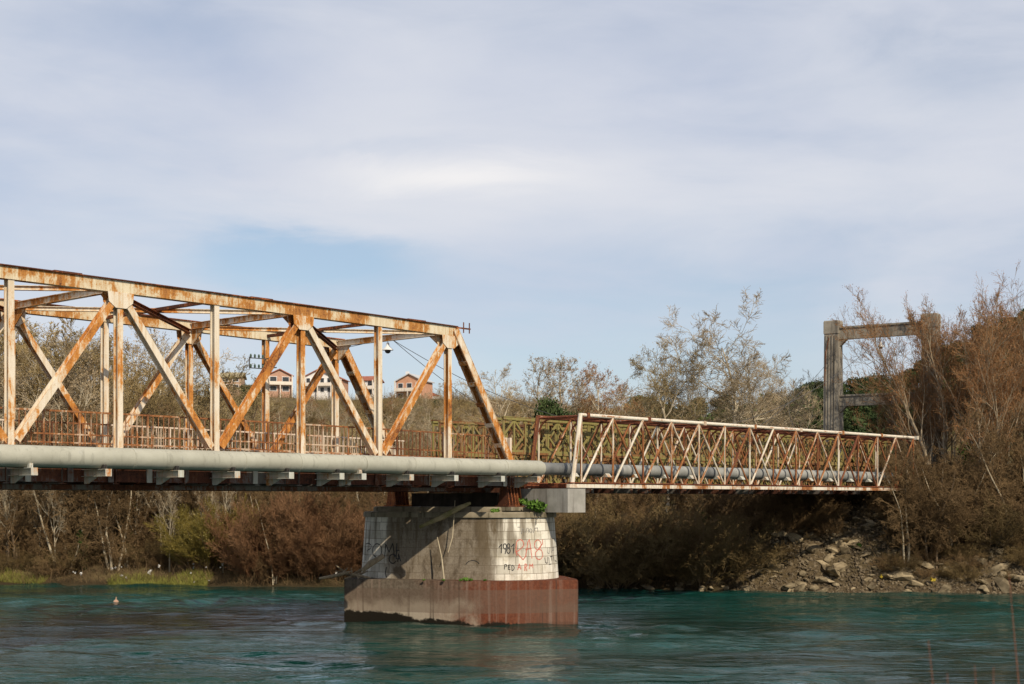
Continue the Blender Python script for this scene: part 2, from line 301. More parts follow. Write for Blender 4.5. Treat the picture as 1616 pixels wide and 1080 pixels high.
class MB:
    def __init__(s): s.v = []; s.f = []
    def hexa(s, p):      # 8 corners: bottom 0-3, top 4-7
        b = len(s.v); s.v += [Vector(q) for q in p]
        s.f += [tuple(b + i for i in q) for q in ((3, 2, 1, 0), (4, 5, 6, 7), (0, 1, 5, 4), (1, 2, 6, 5), (2, 3, 7, 6), (3, 0, 4, 7))]
        return s
    def box(s, x0, x1, y0, y1, z0, z1):
        return s.hexa([(x0, y0, z0), (x1, y0, z0), (x1, y1, z0), (x0, y1, z0), (x0, y0, z1), (x1, y0, z1), (x1, y1, z1), (x0, y1, z1)])
    def bar(s, p0, p1, w, h, side=(0, 1, 0)):   # rectangular bar; w along `side`, h across it
        p0, p1 = Vector(p0), Vector(p1); d = (p1 - p0).normalized(); e = Vector(side); e = (e - d * e.dot(d)).normalized(); g = d.cross(e)
        a, b = e * w / 2, g * h / 2
        return s.hexa([p0 - a - b, p0 + a - b, p0 + a + b, p0 - a + b, p1 - a - b, p1 + a - b, p1 + a + b, p1 - a + b])
    def hbeam(s, p0, p1, depth, width, tk=0.03, side=(0, 1, 0)):   # H section, flanges facing ±side
        p0, p1 = Vector(p0), Vector(p1); d = (p1 - p0).normalized(); e = Vector(side); e = (e - d * e.dot(d)).normalized(); g = d.cross(e)
        o = e * (depth / 2 - tk / 2)
        s.bar(p0 - o, p1 - o, tk, width, e); s.bar(p0 + o, p1 + o, tk, width, e); s.bar(p0, p1, depth - 2 * tk, tk, e)
        return s
    def tube(s, pts, r, n=8, caps=True):
        pts = [Vector(p) for p in pts]; rs = r if isinstance(r, (list, tuple)) else [r] * len(pts)
        b = len(s.v); prev = None
        for i, p in enumerate(pts):
            d = (pts[min(i + 1, len(pts) - 1)] - pts[max(i - 1, 0)]).normalized()
            if prev is None:
                e = d.orthogonal().normalized()
            else:
                e = (prev - d * prev.dot(d)).normalized()
            prev = e; g = d.cross(e)
            for k in range(n):
                a = 2 * math.pi * k / n; s.v.append(p + (e * math.cos(a) + g * math.sin(a)) * rs[i])
        for i in range(len(pts) - 1):
            for k in range(n):
                s.f.append((b + i * n + k, b + i * n + (k + 1) % n, b + (i + 1) * n + (k + 1) % n, b + (i + 1) * n + k))
        if caps:
            s.f.append(tuple(b + k for k in reversed(range(n)))); s.f.append(tuple(b + (len(pts) - 1) * n + k for k in range(n)))
        return s
    def plate(s, pts, nrm, tk):
        pts = [Vector(p) for p in pts]; o = Vector(nrm) * tk / 2; n = len(pts); b = len(s.v)
        s.v += [p - o for p in pts] + [p + o for p in pts]
        s.f.append(tuple(b + i for i in reversed(range(n)))); s.f.append(tuple(b + n + i for i in range(n)))
        for i in range(n): s.f.append((b + i, b + (i + 1) % n, b + n + (i + 1) % n, b + n + i))
        return s
    def build(s, name, mat, parent=None, origin=(0, 0, 0), smooth=False):
        o_ = Vector(origin); me = bpy.data.meshes.new(name)
        me.from_pydata([tuple(v - o_) for v in s.v], [], s.f); me.update()
        bm = bmesh.new(); bm.from_mesh(me); bmesh.ops.recalc_face_normals(bm, faces=bm.faces); bm.to_mesh(me); bm.free()
        if smooth:
            me.polygons.foreach_set('use_smooth', [True] * len(me.polygons)); me.set_sharp_from_angle(angle=R(40))
        me.materials.append(mat)
        return link(name, me, parent)

def np_mesh(name, V, Fq, mat, smooth=False):
    V = np.asarray(V, np.float32); Fq = np.asarray(Fq, np.int32); k = Fq.shape[1]
    me = bpy.data.meshes.new(name); me.vertices.add(len(V)); me.vertices.foreach_set('co', V.ravel())
    me.loops.add(Fq.size); me.loops.foreach_set('vertex_index', Fq.ravel())
    me.polygons.add(len(Fq)); me.polygons.foreach_set('loop_start', np.arange(0, Fq.size, k, dtype=np.int32))
    me.polygons.foreach_set('loop_total', np.full(len(Fq), k, np.int32))
    if smooth: me.polygons.foreach_set('use_smooth', np.ones(len(Fq), bool))
    me.materials.append(mat); me.update(calc_edges=True)
    return me
def dup(root, loc, rz=0.0, scale=1.0, label=None, group=None):
    r = root.copy(); COL.objects.link(r); r.location = loc; r.rotation_euler = (0, 0, rz)
    r.scale = scale if isinstance(scale, tuple) else (scale,) * 3
    if label: r['label'] = label
    if group: r['group'] = group
    for ch in root.children:
        c = ch.copy(); COL.objects.link(c); c.parent = r
        for g in ch.children:
            q = g.copy(); COL.objects.link(q); q.parent = c
    return r

# ------------------------------------------------------------------ terrain
def sm(x): x = np.clip(x, 0, 1); return x * x * (3 - 2 * x)
def shore(X): return 90.0 - (np.clip(X, -60, 60) + 33) * 8 / 63
def ground_h(X, Y):
    X = np.asarray(X, float); Y = np.asarray(Y, float)
    d = Y - shore(X)
    right = sm((X - 9) / 9)
    wig = 0.25 * np.sin(X * 0.9 + 0.4 * np.sin(Y * 0.5)) + 0.18 * np.sin(X * 2.1 + Y * 0.7)
    lft = np.where(d < 0, d * 0.5, 0.28 * np.minimum(d, 3) + 0.3 * np.clip(d - 3, 0, 7) + 0.05 * np.clip(d - 10, 0, 40))
    rgt = np.where(d < 0, d * 0.6, 5.6 * (1 - (1 - np.clip(d / 11.0, 0, 1)) ** 2) + 0.02 * np.clip(d - 8, 0, 60))
    far = lft * (1 - right) + rgt * right + wig * np.clip(d, 0, 1.5) / 1.5 * 0.7
    far = np.maximum(far, -2.0)
    near = np.clip((27 - Y) * 0.2, -2, 3.7)
    z = np.maximum(far, near)
    u = CX + F * X / np.maximum(Y, 60)
    hl = sm((1040 - u) / 300)                            # the village hill
    hr = sm((u - 1290) / 420)                           # the dark hill
    hm = 1 - hl - hr
    z = z + sm((Y - 115) / 290) * (27.0 * hl + 27.0 * np.clip(hm, 0, 1) * 0.75 + 44.0 * hr)
    z = z + np.where(Y > 125, 1.3 * np.sin(X * 0.09 + 1) * np.sin(Y * 0.06), 0)
    z = z - sm((Y - 430) / 300) * 40 * (hl + hm * 0.6)
    return z
def gz(x, y): return float(ground_h(x, y))
xs = np.unique(np.concatenate([np.linspace(-900, -90, 40), np.linspace(-90, 90, 181), np.linspace(90, 900, 40)]))
ys = np.unique(np.concatenate([np.linspace(-60, 78, 40), np.linspace(78, 112, 80), np.linspace(112, 460, 110), np.linspace(460, 2500, 30)]))
GX, GY = np.meshgrid(xs, ys); GZ = ground_h(GX, GY)
nx, ny = len(xs), len(ys)
idx = np.arange(nx * ny).reshape(ny, nx)
Fq = np.stack([idx[:-1, :-1], idx[:-1, 1:], idx[1:, 1:], idx[1:, :-1]], -1).reshape(-1, 4)
tag(link('ground', np_mesh('ground', np.stack([GX, GY, GZ], -1).reshape(-1, 3), Fq, M['ground'], True)), kind='structure')
def river():
    wx = np.unique(np.concatenate([np.linspace(-900, -46, 30), np.arange(-46, 46, 0.26), np.linspace(46, 900, 30)]))
    wy = np.unique(np.concatenate([np.linspace(8, 36, 30), np.arange(36, 92, 0.13), np.linspace(92, 130, 12)]))
    X, Y = np.meshgrid(wx, wy); Z = np.zeros_like(X); nr = np.random.default_rng(4)
    Xw = X + 0.9 * np.sin(Y * 0.31 + 0.7 * np.sin(X * 0.13)) + 0.5 * np.sin(X * 0.21 + 2 + Y * 0.17); Yw = Y + 0.5 * np.sin(X * 0.26 + 1.2 * np.sin(Y * 0.19))
    for i in range(70):
        lam = 0.75 * (7.0 / 0.75) ** (i / 69.0); th = nr.normal(math.pi / 2, 0.55); k = 2 * math.pi / lam
        Z += 0.0035 * lam ** 0.85 * np.sin(k * (Xw * math.cos(th) + Yw * math.sin(th)) + nr.uniform(0, 6.28))
    env = 0.62 + 0.55 * np.sin(X * 0.11 + 1.7 * np.sin(Y * 0.12)) * np.sin(Y * 0.23 + 1.3 * np.sin(X * 0.07 + 1)) + 0.25 * np.sin(X * 0.5 + Y * 0.8)
    fade = sm((X + 46) / 6) * sm((46 - X) / 6) * sm((Y - 36) / 2) * sm((92 - Y) / 2)
    wake = 0.05 * np.exp(-((X + 7.9) / 0.8) ** 2 - ((Y - 61.9) / 0.7) ** 2)            # water piling up against the pier footing
    Z = Z * np.clip(env, 0.25, 1.3) * fade + wake
    n1, n2 = len(wx), len(wy); q = np.arange(n1 * n2).reshape(n2, n1)
    return np_mesh('river_water', np.stack([X, Y, Z], -1).reshape(-1, 3), np.stack([q[:-1, :-1], q[:-1, 1:], q[1:, 1:], q[1:, :-1]], -1).reshape(-1, 4), M['water'], True)
tag(link('river_water', river()), kind='structure')

# ------------------------------------------------------------------ the truss bridge
def rootb(name, t, a, dz, label, cat, group=None):
    return thing(name, W(t, a, dz), label, cat, group, math.atan2(D.y, D.x)), Vector((t, a, dz))
P = 3.934; T_END = 46.2; NP = 12; T0 = T_END - NP * P
AN, AF = 42.1, 49.3
def cam_(t): return 0.17 * (1 - ((t - (T_END + T0) / 2) / (T_END - T0) * 2) ** 2)
tk = [T_END - k * P for k in range(NP + 1)]
br, bo = rootb('truss_bridge', 22.6, 45.7, 0.4, 'long steel truss bridge with cream paint flaking to orange rust, carrying the pipe', 'bridge')
def B(mb, name, mat=M['truss'], smooth=False, parent=br): return mb.build(name, mat, parent, bo, smooth)
ZB, ZT = 1.32, 6.98
tops = [k for k in range(1, NP)]
for a in (AN, AF):
    c = MB()
    for k in range(1, NP - 1):
        p0 = Vector((tk[k], a, ZT + cam_(tk[k]))); p1 = Vector((tk[k + 1], a, ZT + cam_(tk[k + 1])))
        if k == 1: p0 = p0 + (p0 - p1).normalized() * 0.35
        c.bar(p0, p1, 0.34, 0.40)
    ch = B(c, 'top_chord', M['chord'])
    c = MB()
    for k in range(1, NP - 1):
        z = Vector((0, 0, 0.222)); p0 = Vector((tk[k], a, ZT + cam_(tk[k]))) + z; p1 = Vector((tk[k + 1], a, ZT + cam_(tk[k + 1]))) + z
        if k == 1: p0 = p0 + (p0 - p1).normalized() * 0.38
        c.bar(p0, p1, 0.5, 0.035)
    for k in range(1, NP - 1, 2):
        m_ = (tk[k] + tk[k + 1]) / 2; c.box(m_ - 0.5, m_ + 0.5, a - 0.2, a + 0.2, ZT + cam_(m_) + 0.245, ZT + cam_(m_) + 0.275)
    B(c, 'cover_plate', M['truss_rust'])
    c = MB()
    for k in range(NP): c.bar((tk[k], a, ZB + cam_(tk[k])), (tk[k + 1], a, ZB + cam_(tk[k + 1])), 0.38, 0.40)
    B(c, 'bottom_chord', M['truss'])
    for k in range(1, NP):
        t = tk[k]; cz = cam_(t)
        B(MB().hbeam((t, a, ZB + 0.2 + cz), (t, a, ZT - 0.2 + cz), 0.27, 0.21), 'post')
    for k in range(1, NP, 2):       # top nodes at odd k: diagonals to both neighbours
        t = tk[k]; cz = cam_(t); top = Vector((t, a, ZT - 0.15 + cz))
        for j in (k - 1, k + 1):
            if j in (0, NP): continue
            bt = Vector((tk[j], a, ZB + 0.1 + cam_(tk[j]))); e = (top - bt).normalized()
            B(MB().hbeam(bt + e * 0.35, top - e * 0.25, 0.30, 0.23), 'diagonal', M['truss_orange'] if j == k + 1 else M['truss'])
        for sgn in (-1, 1):
            y = a + sgn * 0.168
            B(MB().plate([(t - 0.5, y, ZT + cz - 0.19), (t + 0.5, y, ZT + cz - 0.19), (t + 0.46, y, ZT + cz - 0.52), (t + 0.2, y, ZT + cz - 0.72), (t - 0.2, y, ZT + cz - 0.72), (t - 0.46, y, ZT + cz - 0.52)], (0, 1, 0), 0.024), 'gusset')
    # inclined end posts: two side plates under a cover, battened on the open underside
    for k, j in ((1, 0), (NP - 1, NP)):
        sg = 1 if j == 0 else -1
        p1 = Vector((tk[k] + 0.25 * sg, a, ZT + 0.12)); p0 = Vector((tk[j] + 0.05 * sg, a, ZB - 0.1)); e = (p1 - p0).normalized()
        up = Vector((sg * e.z, 0, -sg * e.x)); up = up if up.z > 0 else -up
        c = MB()
        for s_ in (-1, 1):
            o = Vector((0, s_ * 0.24, 0)); c.bar(p0 + o, p1 + o, 0.03, 0.28)
            for q in (-1, 1): c.bar(p0 + o * 0.83 + up * (0.14 * q), p1 + o * 0.83 + up * (0.14 * q), 0.08, 0.022)
        c.bar(p0 + up * 0.155, p1 + up * 0.155, 0.53, 0.02)
        ep = B(c, 'end_post', M['truss_orange'])
        for i in range(7):
            q = p0.lerp(p1, 0.06 + 0.145 * i) - up * 0.162
            b_ = MB().bar(q - e * 0.10, q + e * 0.09, 0.50, 0.018).build('batten', M['truss'], ep, bo)
# cross struts and lateral bracing under the top chords
for k in range(1, NP, 2):
    t = tk[k]; z = ZT + cam_(t)
    B(MB().hbeam((t, AN + 0.21, z), (t, AF - 0.21, z), 0.26, 0.2, 0.02, (0, 0, 1)), 'cross_strut', M['truss'])
    for a, s_ in ((AN, 1), (AF, -1)):
        B(MB().plate([(t, a + 0.22 * s_, z - 0.16), (t, a + 1.1 * s_, z - 0.13), (t, a + 0.22 * s_, z - 0.8)], (1, 0, 0), 0.03), 'knee_bracket')
    if k + 2 < NP:
        t2 = tk[k + 2]; z2 = ZT + cam_(t2) - 0.06; z1 = z - 0.06
        B(MB().hbeam((t - 0.15, AN + 0.24, z1), (t2 + 0.15, AF - 0.24, z2), 0.16, 0.18, 0.02, (0, 0, 1)), 'lateral_brace', M['truss'])
        B(MB().hbeam((t - 0.15, AF - 0.24, z1 - 0.17), (t2 + 0.15, AN + 0.24, z2 - 0.17), 0.16, 0.18, 0.02, (0, 0, 1)), 'lateral_brace', M['truss_rust'])
for k in range(2, NP, 2):
    t = tk[k]; z = ZT + cam_(t) - 0.03
    B(MB().bar((t, AN + 0.18, z), (t, AF - 0.18, z), 0.12, 0.14, (0, 0, 1)), 'cross_strut', M['truss_rust'])
# floor
B(MB().box(T0, T_END + 0.3, AN + 0.55, AF - 0.55, 1.42, 1.62), 'deck', M['deck'])
for k in range(NP * 2 + 1):
    t = T_END - 0.15 - k * P / 2 if k else T_END - 0.2
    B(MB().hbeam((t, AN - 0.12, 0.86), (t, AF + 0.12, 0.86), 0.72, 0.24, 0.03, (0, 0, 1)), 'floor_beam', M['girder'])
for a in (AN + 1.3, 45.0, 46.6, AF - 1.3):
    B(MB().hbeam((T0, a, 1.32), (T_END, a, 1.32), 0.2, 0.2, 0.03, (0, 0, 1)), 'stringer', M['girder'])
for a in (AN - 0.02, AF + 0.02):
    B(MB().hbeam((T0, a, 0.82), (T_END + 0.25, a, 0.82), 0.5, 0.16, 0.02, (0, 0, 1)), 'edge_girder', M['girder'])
    for i in range(30): B(MB().box(T_END - 1.5 * i - 0.62, T_END - 1.5 * i - 0.42, a - 0.11, a - 0.07, 0.56, 1.06), 'stiffener_plate', M['girder'] if i % 3 else M['bracket'])
# bottom lateral walkway beams seen as dark lines beneath the deck
for a in (43.6, 47.6): B(MB().box(T0, T_END - 0.4, a - 0.1, a + 0.1, 0.33, 0.49), 'bottom_lateral', M['girder'])
# railings, one length per panel
def railing(t1, t0, a, mat, red=False):
    c = MB(); z = 1.62
    def zz(t, h): return (t, a, z + h + cam_(t))
    c.bar(zz(t0, 1.12), zz(t1, 1.12), 0.06, 0.06); c.bar(zz(t0, 0.36), zz(t1, 0.36), 0.05, 0.05); c.bar(zz(t0, 0.08), zz(t1, 0.08), 0.05, 0.05)
    n = 18
    for i in range(n):
        t = t0 + (t1 - t0) * (i + 0.5) / n; w = 0.027
        if i % 6 == 0: w = 0.06
        c.bar(zz(t, 0.0), zz(t, 1.1), w, w, (0, 1, 0))
    return c
for k in range(NP):
    t1, t0 = tk[k], tk[k + 1]
    B(railing(t1 - 0.02, t0 + 0.02, AN + 0.42, M['rail']), 'railing', M['rail'])
    o = B(railing(t1 - 0.02, t0 + 0.02, AF - 0.42, M['rail']), 'railing', M['rail'] if k == 4 else M['rail_far'])
for t in (T_END + 0.02, T_END + 0.32): B(MB().box(t, t + 0.13, AN + 0.36, AN + 0.5, 1.6, 2.72), 'railing_post', M['rail_far'])
# brackets that carry the pipe
PA, PZ, PR = 41.08, 1.345, 0.345
BT = [22.6, 25.2, 27.97, 30.3, 32.7, 35.1, 36.2, 38.7, 41.2, 44.0, 46.3, 20.1, 17.4, 14.8, 12.2, 9.5, 6.8, 4.1, 1.5]
for t in BT:
    c = MB().hbeam((t, PA - 0.52, 0.86), (t, AN - 0.10, 0.86), 0.24, 0.22, 0.02, (0, 0, 1))
    c.plate([(t, PA - 0.5, 0.97), (t, AN - 0.10, 0.97), (t, AN - 0.10, 0.5), (t, AN - 0.35, 0.5)], (1, 0, 0), 0.03)
    c.box(t - 0.115, t + 0.115, PA - 0.535, PA - 0.521, 0.74, 0.98)
    pb = B(c, 'pipe_bracket', M['bracket'])
    MB().box(t - 0.06, t + 0.06, PA - 0.34, PA - 0.2, 0.982, 1.12).box(t - 0.02, t + 0.02, PA - 0.4, PA + 0.1, 0.983, 1.06).build('clamp', M['black'] if t not in (22.6, 36.2) else M['bracket'], pb, bo)
# shoes on the pier and the small fittings on the steel
for a in (AN, AF):
    c = MB()
    for i in range(5): c.plate([(T_END - 0.45 + i * 0.2, a - 0.35, -0.28), (T_END - 0.45 + i * 0.2, a + 0.35, -0.28), (T_END - 0.45 + i * 0.2, a + 0.2, 0.55), (T_END - 0.45 + i * 0.2, a - 0.2, 0.55)], (1, 0, 0), 0.05)
    c.box(T_END - 0.6, T_END + 0.5, a - 0.4, a + 0.4, -0.34, -0.28)
    B(c, 'bearing_shoe', M['truss_rust'])
c = MB(); t = tk[1]
c.bar((t + 0.2, AN, 7.24), (t + 1.35, AN, 7.24), 0.06, 0.06)
for q in (0.95, 1.3): c.bar((t + q, AN, 7.05), (t + q, AN, 7.5), 0.035, 0.035)
c.bar((t + 0.9, AN - 0.14, 7.3), (t + 0.9, AN + 0.14, 7.3), 0.03, 0.03)
B(c, 'cable_bracket', M['truss_rust'])
t = tk[2]; c = MB(); g = MB()
for z in (6.05, 5.62):
    c.bar((t - 0.1, AF - 0.17, z), (t - 0.2, AF - 1.0, z), 0.04, 0.04, (0, 0, 1)); c.bar((t - 0.1, AF - 0.17, z), (t - 0.9, AF - 0.05, z), 0.04, 0.04, (0, 0, 1))
    for i in range(4):
        x = t - 0.25 - 0.2 * i; g.tube([(x, AF - 0.14 + 0.02 * i, z + 0.02), (x, AF - 0.14 + 0.02 * i, z + 0.1), (x, AF - 0.14 + 0.02 * i, z + 0.17)], [0.035, 0.055, 0.03], 6)
c.bar((t - 0.9, AF - 0.05, 5.58), (t - 0.9, AF - 0.05, 6.1), 0.035, 0.035)
ib = B(c, 'insulator_rack', M['wire']); g.build('insulator', M['insul'], ib, bo)

# ------------------------------------------------------------------ the pipeline
pt, po = rootb('pipeline', 40.0, PA, PZ - PR, 'grey insulated pipeline along the bridges, thicker on the left than on the right', 'pipeline')
def ptube(t0, t1, r, n=24): return MB().tube([(t0, PA, PZ), (t1, PA, PZ)], r, n)
c = MB()
edges = [T0, 8.5, 20.4, 30.9, 36.6, 41.5, 47.05]
for i, (a0, a1) in enumerate(zip(edges, edges[1:])):
    r = PR - 0.004 * (i % 2)
    c.tube([(a0, PA, PZ), (a1 - 0.006, PA, PZ)] if i < 5 else [(a0, PA, PZ), (a1 - 0.12, PA, PZ), (a1 - 0.03, PA, PZ), (a1, PA, PZ)], r if i < 5 else [r, r, r - 0.03, r - 0.08], 28)
c.build('insulated_section', M['pipe'], pt, po, True)
for t in edges[1:-1] + [26.4, 33.4, 39.2, 44.6]: ptube(t - 0.05, t + 0.05, PR + 0.012, 28).build('strap', M['pipe'], pt, po, True)
ptube(47.0, 52.6, 0.27).build('dark_section', M['pipe_bare'], pt, po, True)
TS = 48.5; DP = 2.256; NQ = 14
cuts = [52.6 + 1.9 * i for i in range(15)]
for i, (a0, a1) in enumerate(zip(cuts, cuts[1:])):
    if i == 3: MB().tube([(a0, PA, PZ), (a1 - 0.01, PA, PZ)], 0.272, 24).build('dark_section', M['pipe_bare'], pt, po, True)
    else: MB().tube([(a0, PA, PZ), (a1 - 0.01, PA, PZ)], 0.27 + 0.006 * (i % 3), 24).build('coated_section', M['pipe_light'], pt, po, True)
for i in range(NQ):
    t = TS + 0.2 + i * DP + (0.1 if i % 2 else 0)
    ptube(t, t + 0.09, 0.288, 20).build('collar', M['pipe_bare'], pt, po, True)
    MB().plate([(t + 0.35, PA - 0.4, PZ - 0.33), (t + 0.35, PA + 0.4, PZ - 0.33), (t + 0.35, PA + 0.24, PZ - 0.16), (t + 0.35, PA - 0.24, PZ - 0.16)], (1, 0, 0), 0.3).build('saddle', M['bracket'], pt, po)

# ------------------------------------------------------------------ the slim truss that carries the pipe
q_, qo = rootb('pipe_truss', 66.0, 41.25, 0.5, 'slim white and rust red lattice truss carrying the grey pipe right of the pier', 'footbridge')
q_['category'] = 'pipe bridge'
def Q(mb, name, mat=M['ptruss'], smooth=False): return mb.build(name, mat, q_, qo, smooth)
A0, A1 = 40.0, 42.5; PB, PT = 0.62, 3.72
TQ = TS + NQ * DP
for a in (A0, A1):
    mt = M['pchord'] if a == A0 else M['pred']
    Q(MB().tube([(TS - 0.1, a, PT), (TQ, a, PT)], 0.085, 10), 'top_chord', mt, True)
    c = MB().box(TS - 0.9, TQ, a - 0.09, a + 0.09, 0.5, 0.66)
    Q(c, 'bottom_chord', mt)
    Q(MB().box(TS - 0.9, TQ, a - 0.13, a + 0.13, 0.70, 0.74).box(TS - 0.9, TQ, a - 0.03, a + 0.03, 0.66, 0.70), 'chord_flange', M['pred'])
    Q(MB().tube([(TS - 0.62, a, PB), (TS - 0.05, a, PT + 0.05)], 0.10, 8), 'end_post', M['pchord'] if a == A0 else M['ptruss'], True)
    for i in range(NQ + 1):
        t = TS + i * DP
        Q(MB().tube([(t, a, 0.74), (t, a, PT)], 0.05, 8), 'post', M['ptruss'], True)
        if i < NQ:
            Q(MB().tube([(t + 0.06, a - 0.03, 0.76), (t + DP - 0.06, a - 0.03, PT - 0.06)], 0.054, 8), 'diagonal', M['pchord'] if i == 0 and a == A0 else M['ptruss'], True)
            if i > 0:
                Q(MB().tube([(t + 0.06, a + 0.04, PT - 0.06), (t + DP - 0.06, a + 0.04, 0.76)], 0.05, 8), 'diagonal', M['ptruss'], True)
                if a == A0: Q(MB().box(t + DP / 2 - 0.13, t + DP / 2 + 0.13, a - 0.012, a + 0.012, 2.13, 2.37), 'node_plate', M['pred'])
        if a == A0 and i % 2 == 0:
            Q(MB().box(t + 0.3, t + 0.5, a - 0.11, a + 0.11, PT - 0.1, PT + 0.11), 'splice_sleeve', M['ptruss'])
for i in range(NQ + 1):
    t = TS + i * DP
    Q(MB().tube([(t, A0, PT - 0.05), (t, A1, PT - 0.05)], 0.06, 8), 'cross_strut', M['pred'], True)
    Q(MB().box(t - 0.08, t + 0.08, A0 + 0.1, A1 - 0.1, 0.52, 0.67), 'floor_beam', M['pred'])
    for a, s_ in ((A0, 1), (A1, -1)):
        arc = [(t, a + s_ * 0.75 * (1 - math.cos(x)), PT - 0.85 + 0.75 * math.sin(x)) for x in [R(90) * j / 6 for j in range(7)]]
        Q(MB().tube(arc, 0.045, 6), 'knee_brace', M['pred'], True)
    if i < NQ: Q(MB().tube([(t, A0 if i % 2 else A1, PT - 0.02), (t + DP, A1 if i % 2 else A0, PT - 0.02)], 0.05, 6), 'lateral_brace', M['pred'], True)

# ------------------------------------------------------------------ the panel bridge behind it
pb_, pbo = rootb('panel_bridge', 66.0, 45.6, 0.4, 'olive green two storey panel bridge patched with rust behind the slim pipe truss', 'bridge')
PL, PH = 3.05, 1.55
def panel_mesh():
    c = MB()
    for z in (0.05, PH - 0.05):
        for y in (-0.055, 0.055): c.box(0.005, PL - 0.005, y - 0.022, y + 0.022, z - 0.05, z + 0.05)
    for x in (0.06, PL / 4, PL / 2, 3 * PL / 4, PL - 0.06): c.box(x - 0.045, x + 0.045, -0.032, 0.032, 0.1, PH - 0.1)
    zm = PH / 2
    for x0 in (0, PL / 2):
        for zz in (0.1, PH - 0.1):
            c.bar((x0 + 0.1, 0, zm), (x0 + PL / 4, 0, zz), 0.05, 0.095); c.bar((x0 + PL / 4, 0, zz), (x0 + PL / 2 - 0.08, 0, zm), 0.045, 0.095)
    for x in (0.25, PL / 2, PL - 0.25):
        for z in (0.16, PH - 0.16): c.box(x - 0.12, x + 0.12, -0.018, 0.018, z - 0.07, z + 0.07)
    return c
first = None; NPB = 12; TB = 46.9; ZP = 0.58
for a in (43.25, 43.70, 47.30, 47.75):
    for lev in (0, 1):
        for i in range(NPB):
            loc = Vector((TB + i * PL, a, ZP + lev * PH)) - pbo
            if first is None: first = panel_mesh().build('truss_panel', M['olive'], pb_); o = first
            else: o = first.copy(); COL.objects.link(o); o.parent = pb_
            o.location = loc
c = MB()
for i in range(NPB * 2 + 1):
    t = TB + i * PL / 2; t = min(max(t, TB + 0.1), TB + NPB * PL - 0.1)
    c = MB().box(t - 0.09, t + 0.09, 43.0, 48.0, 0.30, 0.55); c.build('transom', M['girder'], pb_, pbo)
MB().box(TB, TB + NPB * PL, 43.95, 47.1, 0.62, 0.74).box(TB, TB + NPB * PL, 43.95, 44.15, 0.742, 0.96).box(TB, TB + NPB * PL, 46.9, 47.1, 0.742, 0.96).build('deck', M['deck'], pb_, pbo)
for i in range(0, NPB * 2, 2):
    t = TB + PL / 2 + i * PL / 2
    for z in (ZP + 0.3, ZP + PH + 0.3):
        MB().bar((t - 0.4, 43.36, z), (t + 0.4, 43.6, z + 0.9), 0.03, 0.06).bar((t + 0.4, 43.36, z), (t - 0.4, 43.6, z + 0.9), 0.03, 0.06).build('bracing_frame', M['olive'], pb_, pbo)
for a in (43.25, 47.75): MB().box(TB, TB + NPB * PL, a - 0.09, a + 0.09, ZP + 2 * PH + 0.012, ZP + 2 * PH + 0.05).build('cover_strip', M['truss_rust'] if a > 45 else M['olive'], pb_, pbo)

# ------------------------------------------------------------------ the pier
PC = Vector((-2.4, 64.5, 0)); PHI = R(19); HF = 2.0
ax = Vector((math.cos(PHI), -math.sin(PHI), 0)); pn = Vector((-math.sin(PHI), -math.cos(PHI), 0))   # long axis; outward normal of the front flank
ZC, ZS = 1.9, 4.60
pier = thing('bridge_pier', (PC.x, PC.y, 0), 'stone and concrete river pier with graffiti and a red brown footing', 'bridge pier')
def outline(r, n=28):
    pts = []; per = [0.0]
    th0 = math.pi / 2
    for i in range(n + 1):       # left nose, from the back round to the front flank
        th = th0 + math.pi * i / n
        pts.append((-HF + r * math.cos(th), r * math.sin(th)))
    for i in range(n + 1):
        th = -math.pi / 2 + math.pi * i / n
        pts.append((HF + r * math.cos(th), r * math.sin(th)))
    return pts          # x along ax, y along -pn
def pw(x, y, z): return PC + ax * x - pn * y + Vector((0, 0, z))
def shaft_pos(s, z, off=0.0):
    """s: metres round the shaft at the base radius, from the back of the left nose; z: height"""
    r = 2.6 - 0.19 * (z - ZC) / (ZS - ZC) + off; L1 = math.pi * 2.6
    if s < L1: th = math.pi / 2 + s / 2.6; return pw(-HF + r * math.cos(th), r * math.sin(th), z)
    if s < L1 + 2 * HF: return pw(-HF + (s - L1), -r, z)
    th = -math.pi / 2 + (s - L1 - 2 * HF) / 2.6; return pw(HF + r * math.cos(th), r * math.sin(th), z)
PER = 2 * math.pi * 2.6 + 4 * HF
ns, nz = 120, 10
V = []; FQ = []; UV = []
for j in range(nz + 1):
    for i in range(ns): V.append(tuple(shaft_pos(PER * i / ns if PER * i / ns < PER - 2 * HF else PER * i / ns, ZC + (ZS - ZC) * j / nz) - Vector((PC.x, PC.y, 0))))
def shaft_full(s, z):
    if s <= PER - 2 * HF: return shaft_pos(s, z)
    r = 2.6 - 0.19 * (z - ZC) / (ZS - ZC); return pw(HF - (s - (PER - 2 * HF)), r, z)
V = [tuple(shaft_full(PER * i / ns, ZC - 0.1 + (ZS - ZC + 0.1) * j / nz) - Vector((PC.x, PC.y, 0))) for j in range(nz + 1) for i in range(ns)]
for j in range(nz):
    for i in range(ns):
        i2 = (i + 1) % ns
        FQ.append((j * ns + i, j * ns + i2, (j + 1) * ns + i2, (j + 1) * ns + i))
        for ii, jj in ((i, j), (i + 1, j), (i + 1, j + 1), (i, j + 1)): UV.append((PER * ii / ns, (ZS - ZC) * jj / nz))
FQm = FQ + [tuple(nz * ns + i for i in range(ns))]
me = bpy.data.meshes.new('shaft'); me.from_pydata(V, [], FQm); me.update()
uvl = me.uv_layers.new(name='UVMap'); uvl.data.foreach_set('uv', np.array(UV + [(0, 0)] * ns, np.float32).ravel())
me.polygons.foreach_set('use_smooth', [True] * len(me.polygons)); me.set_sharp_from_angle(angle=R(40))
me.materials.append(M['shaft']); shaft = link('shaft', me, pier)
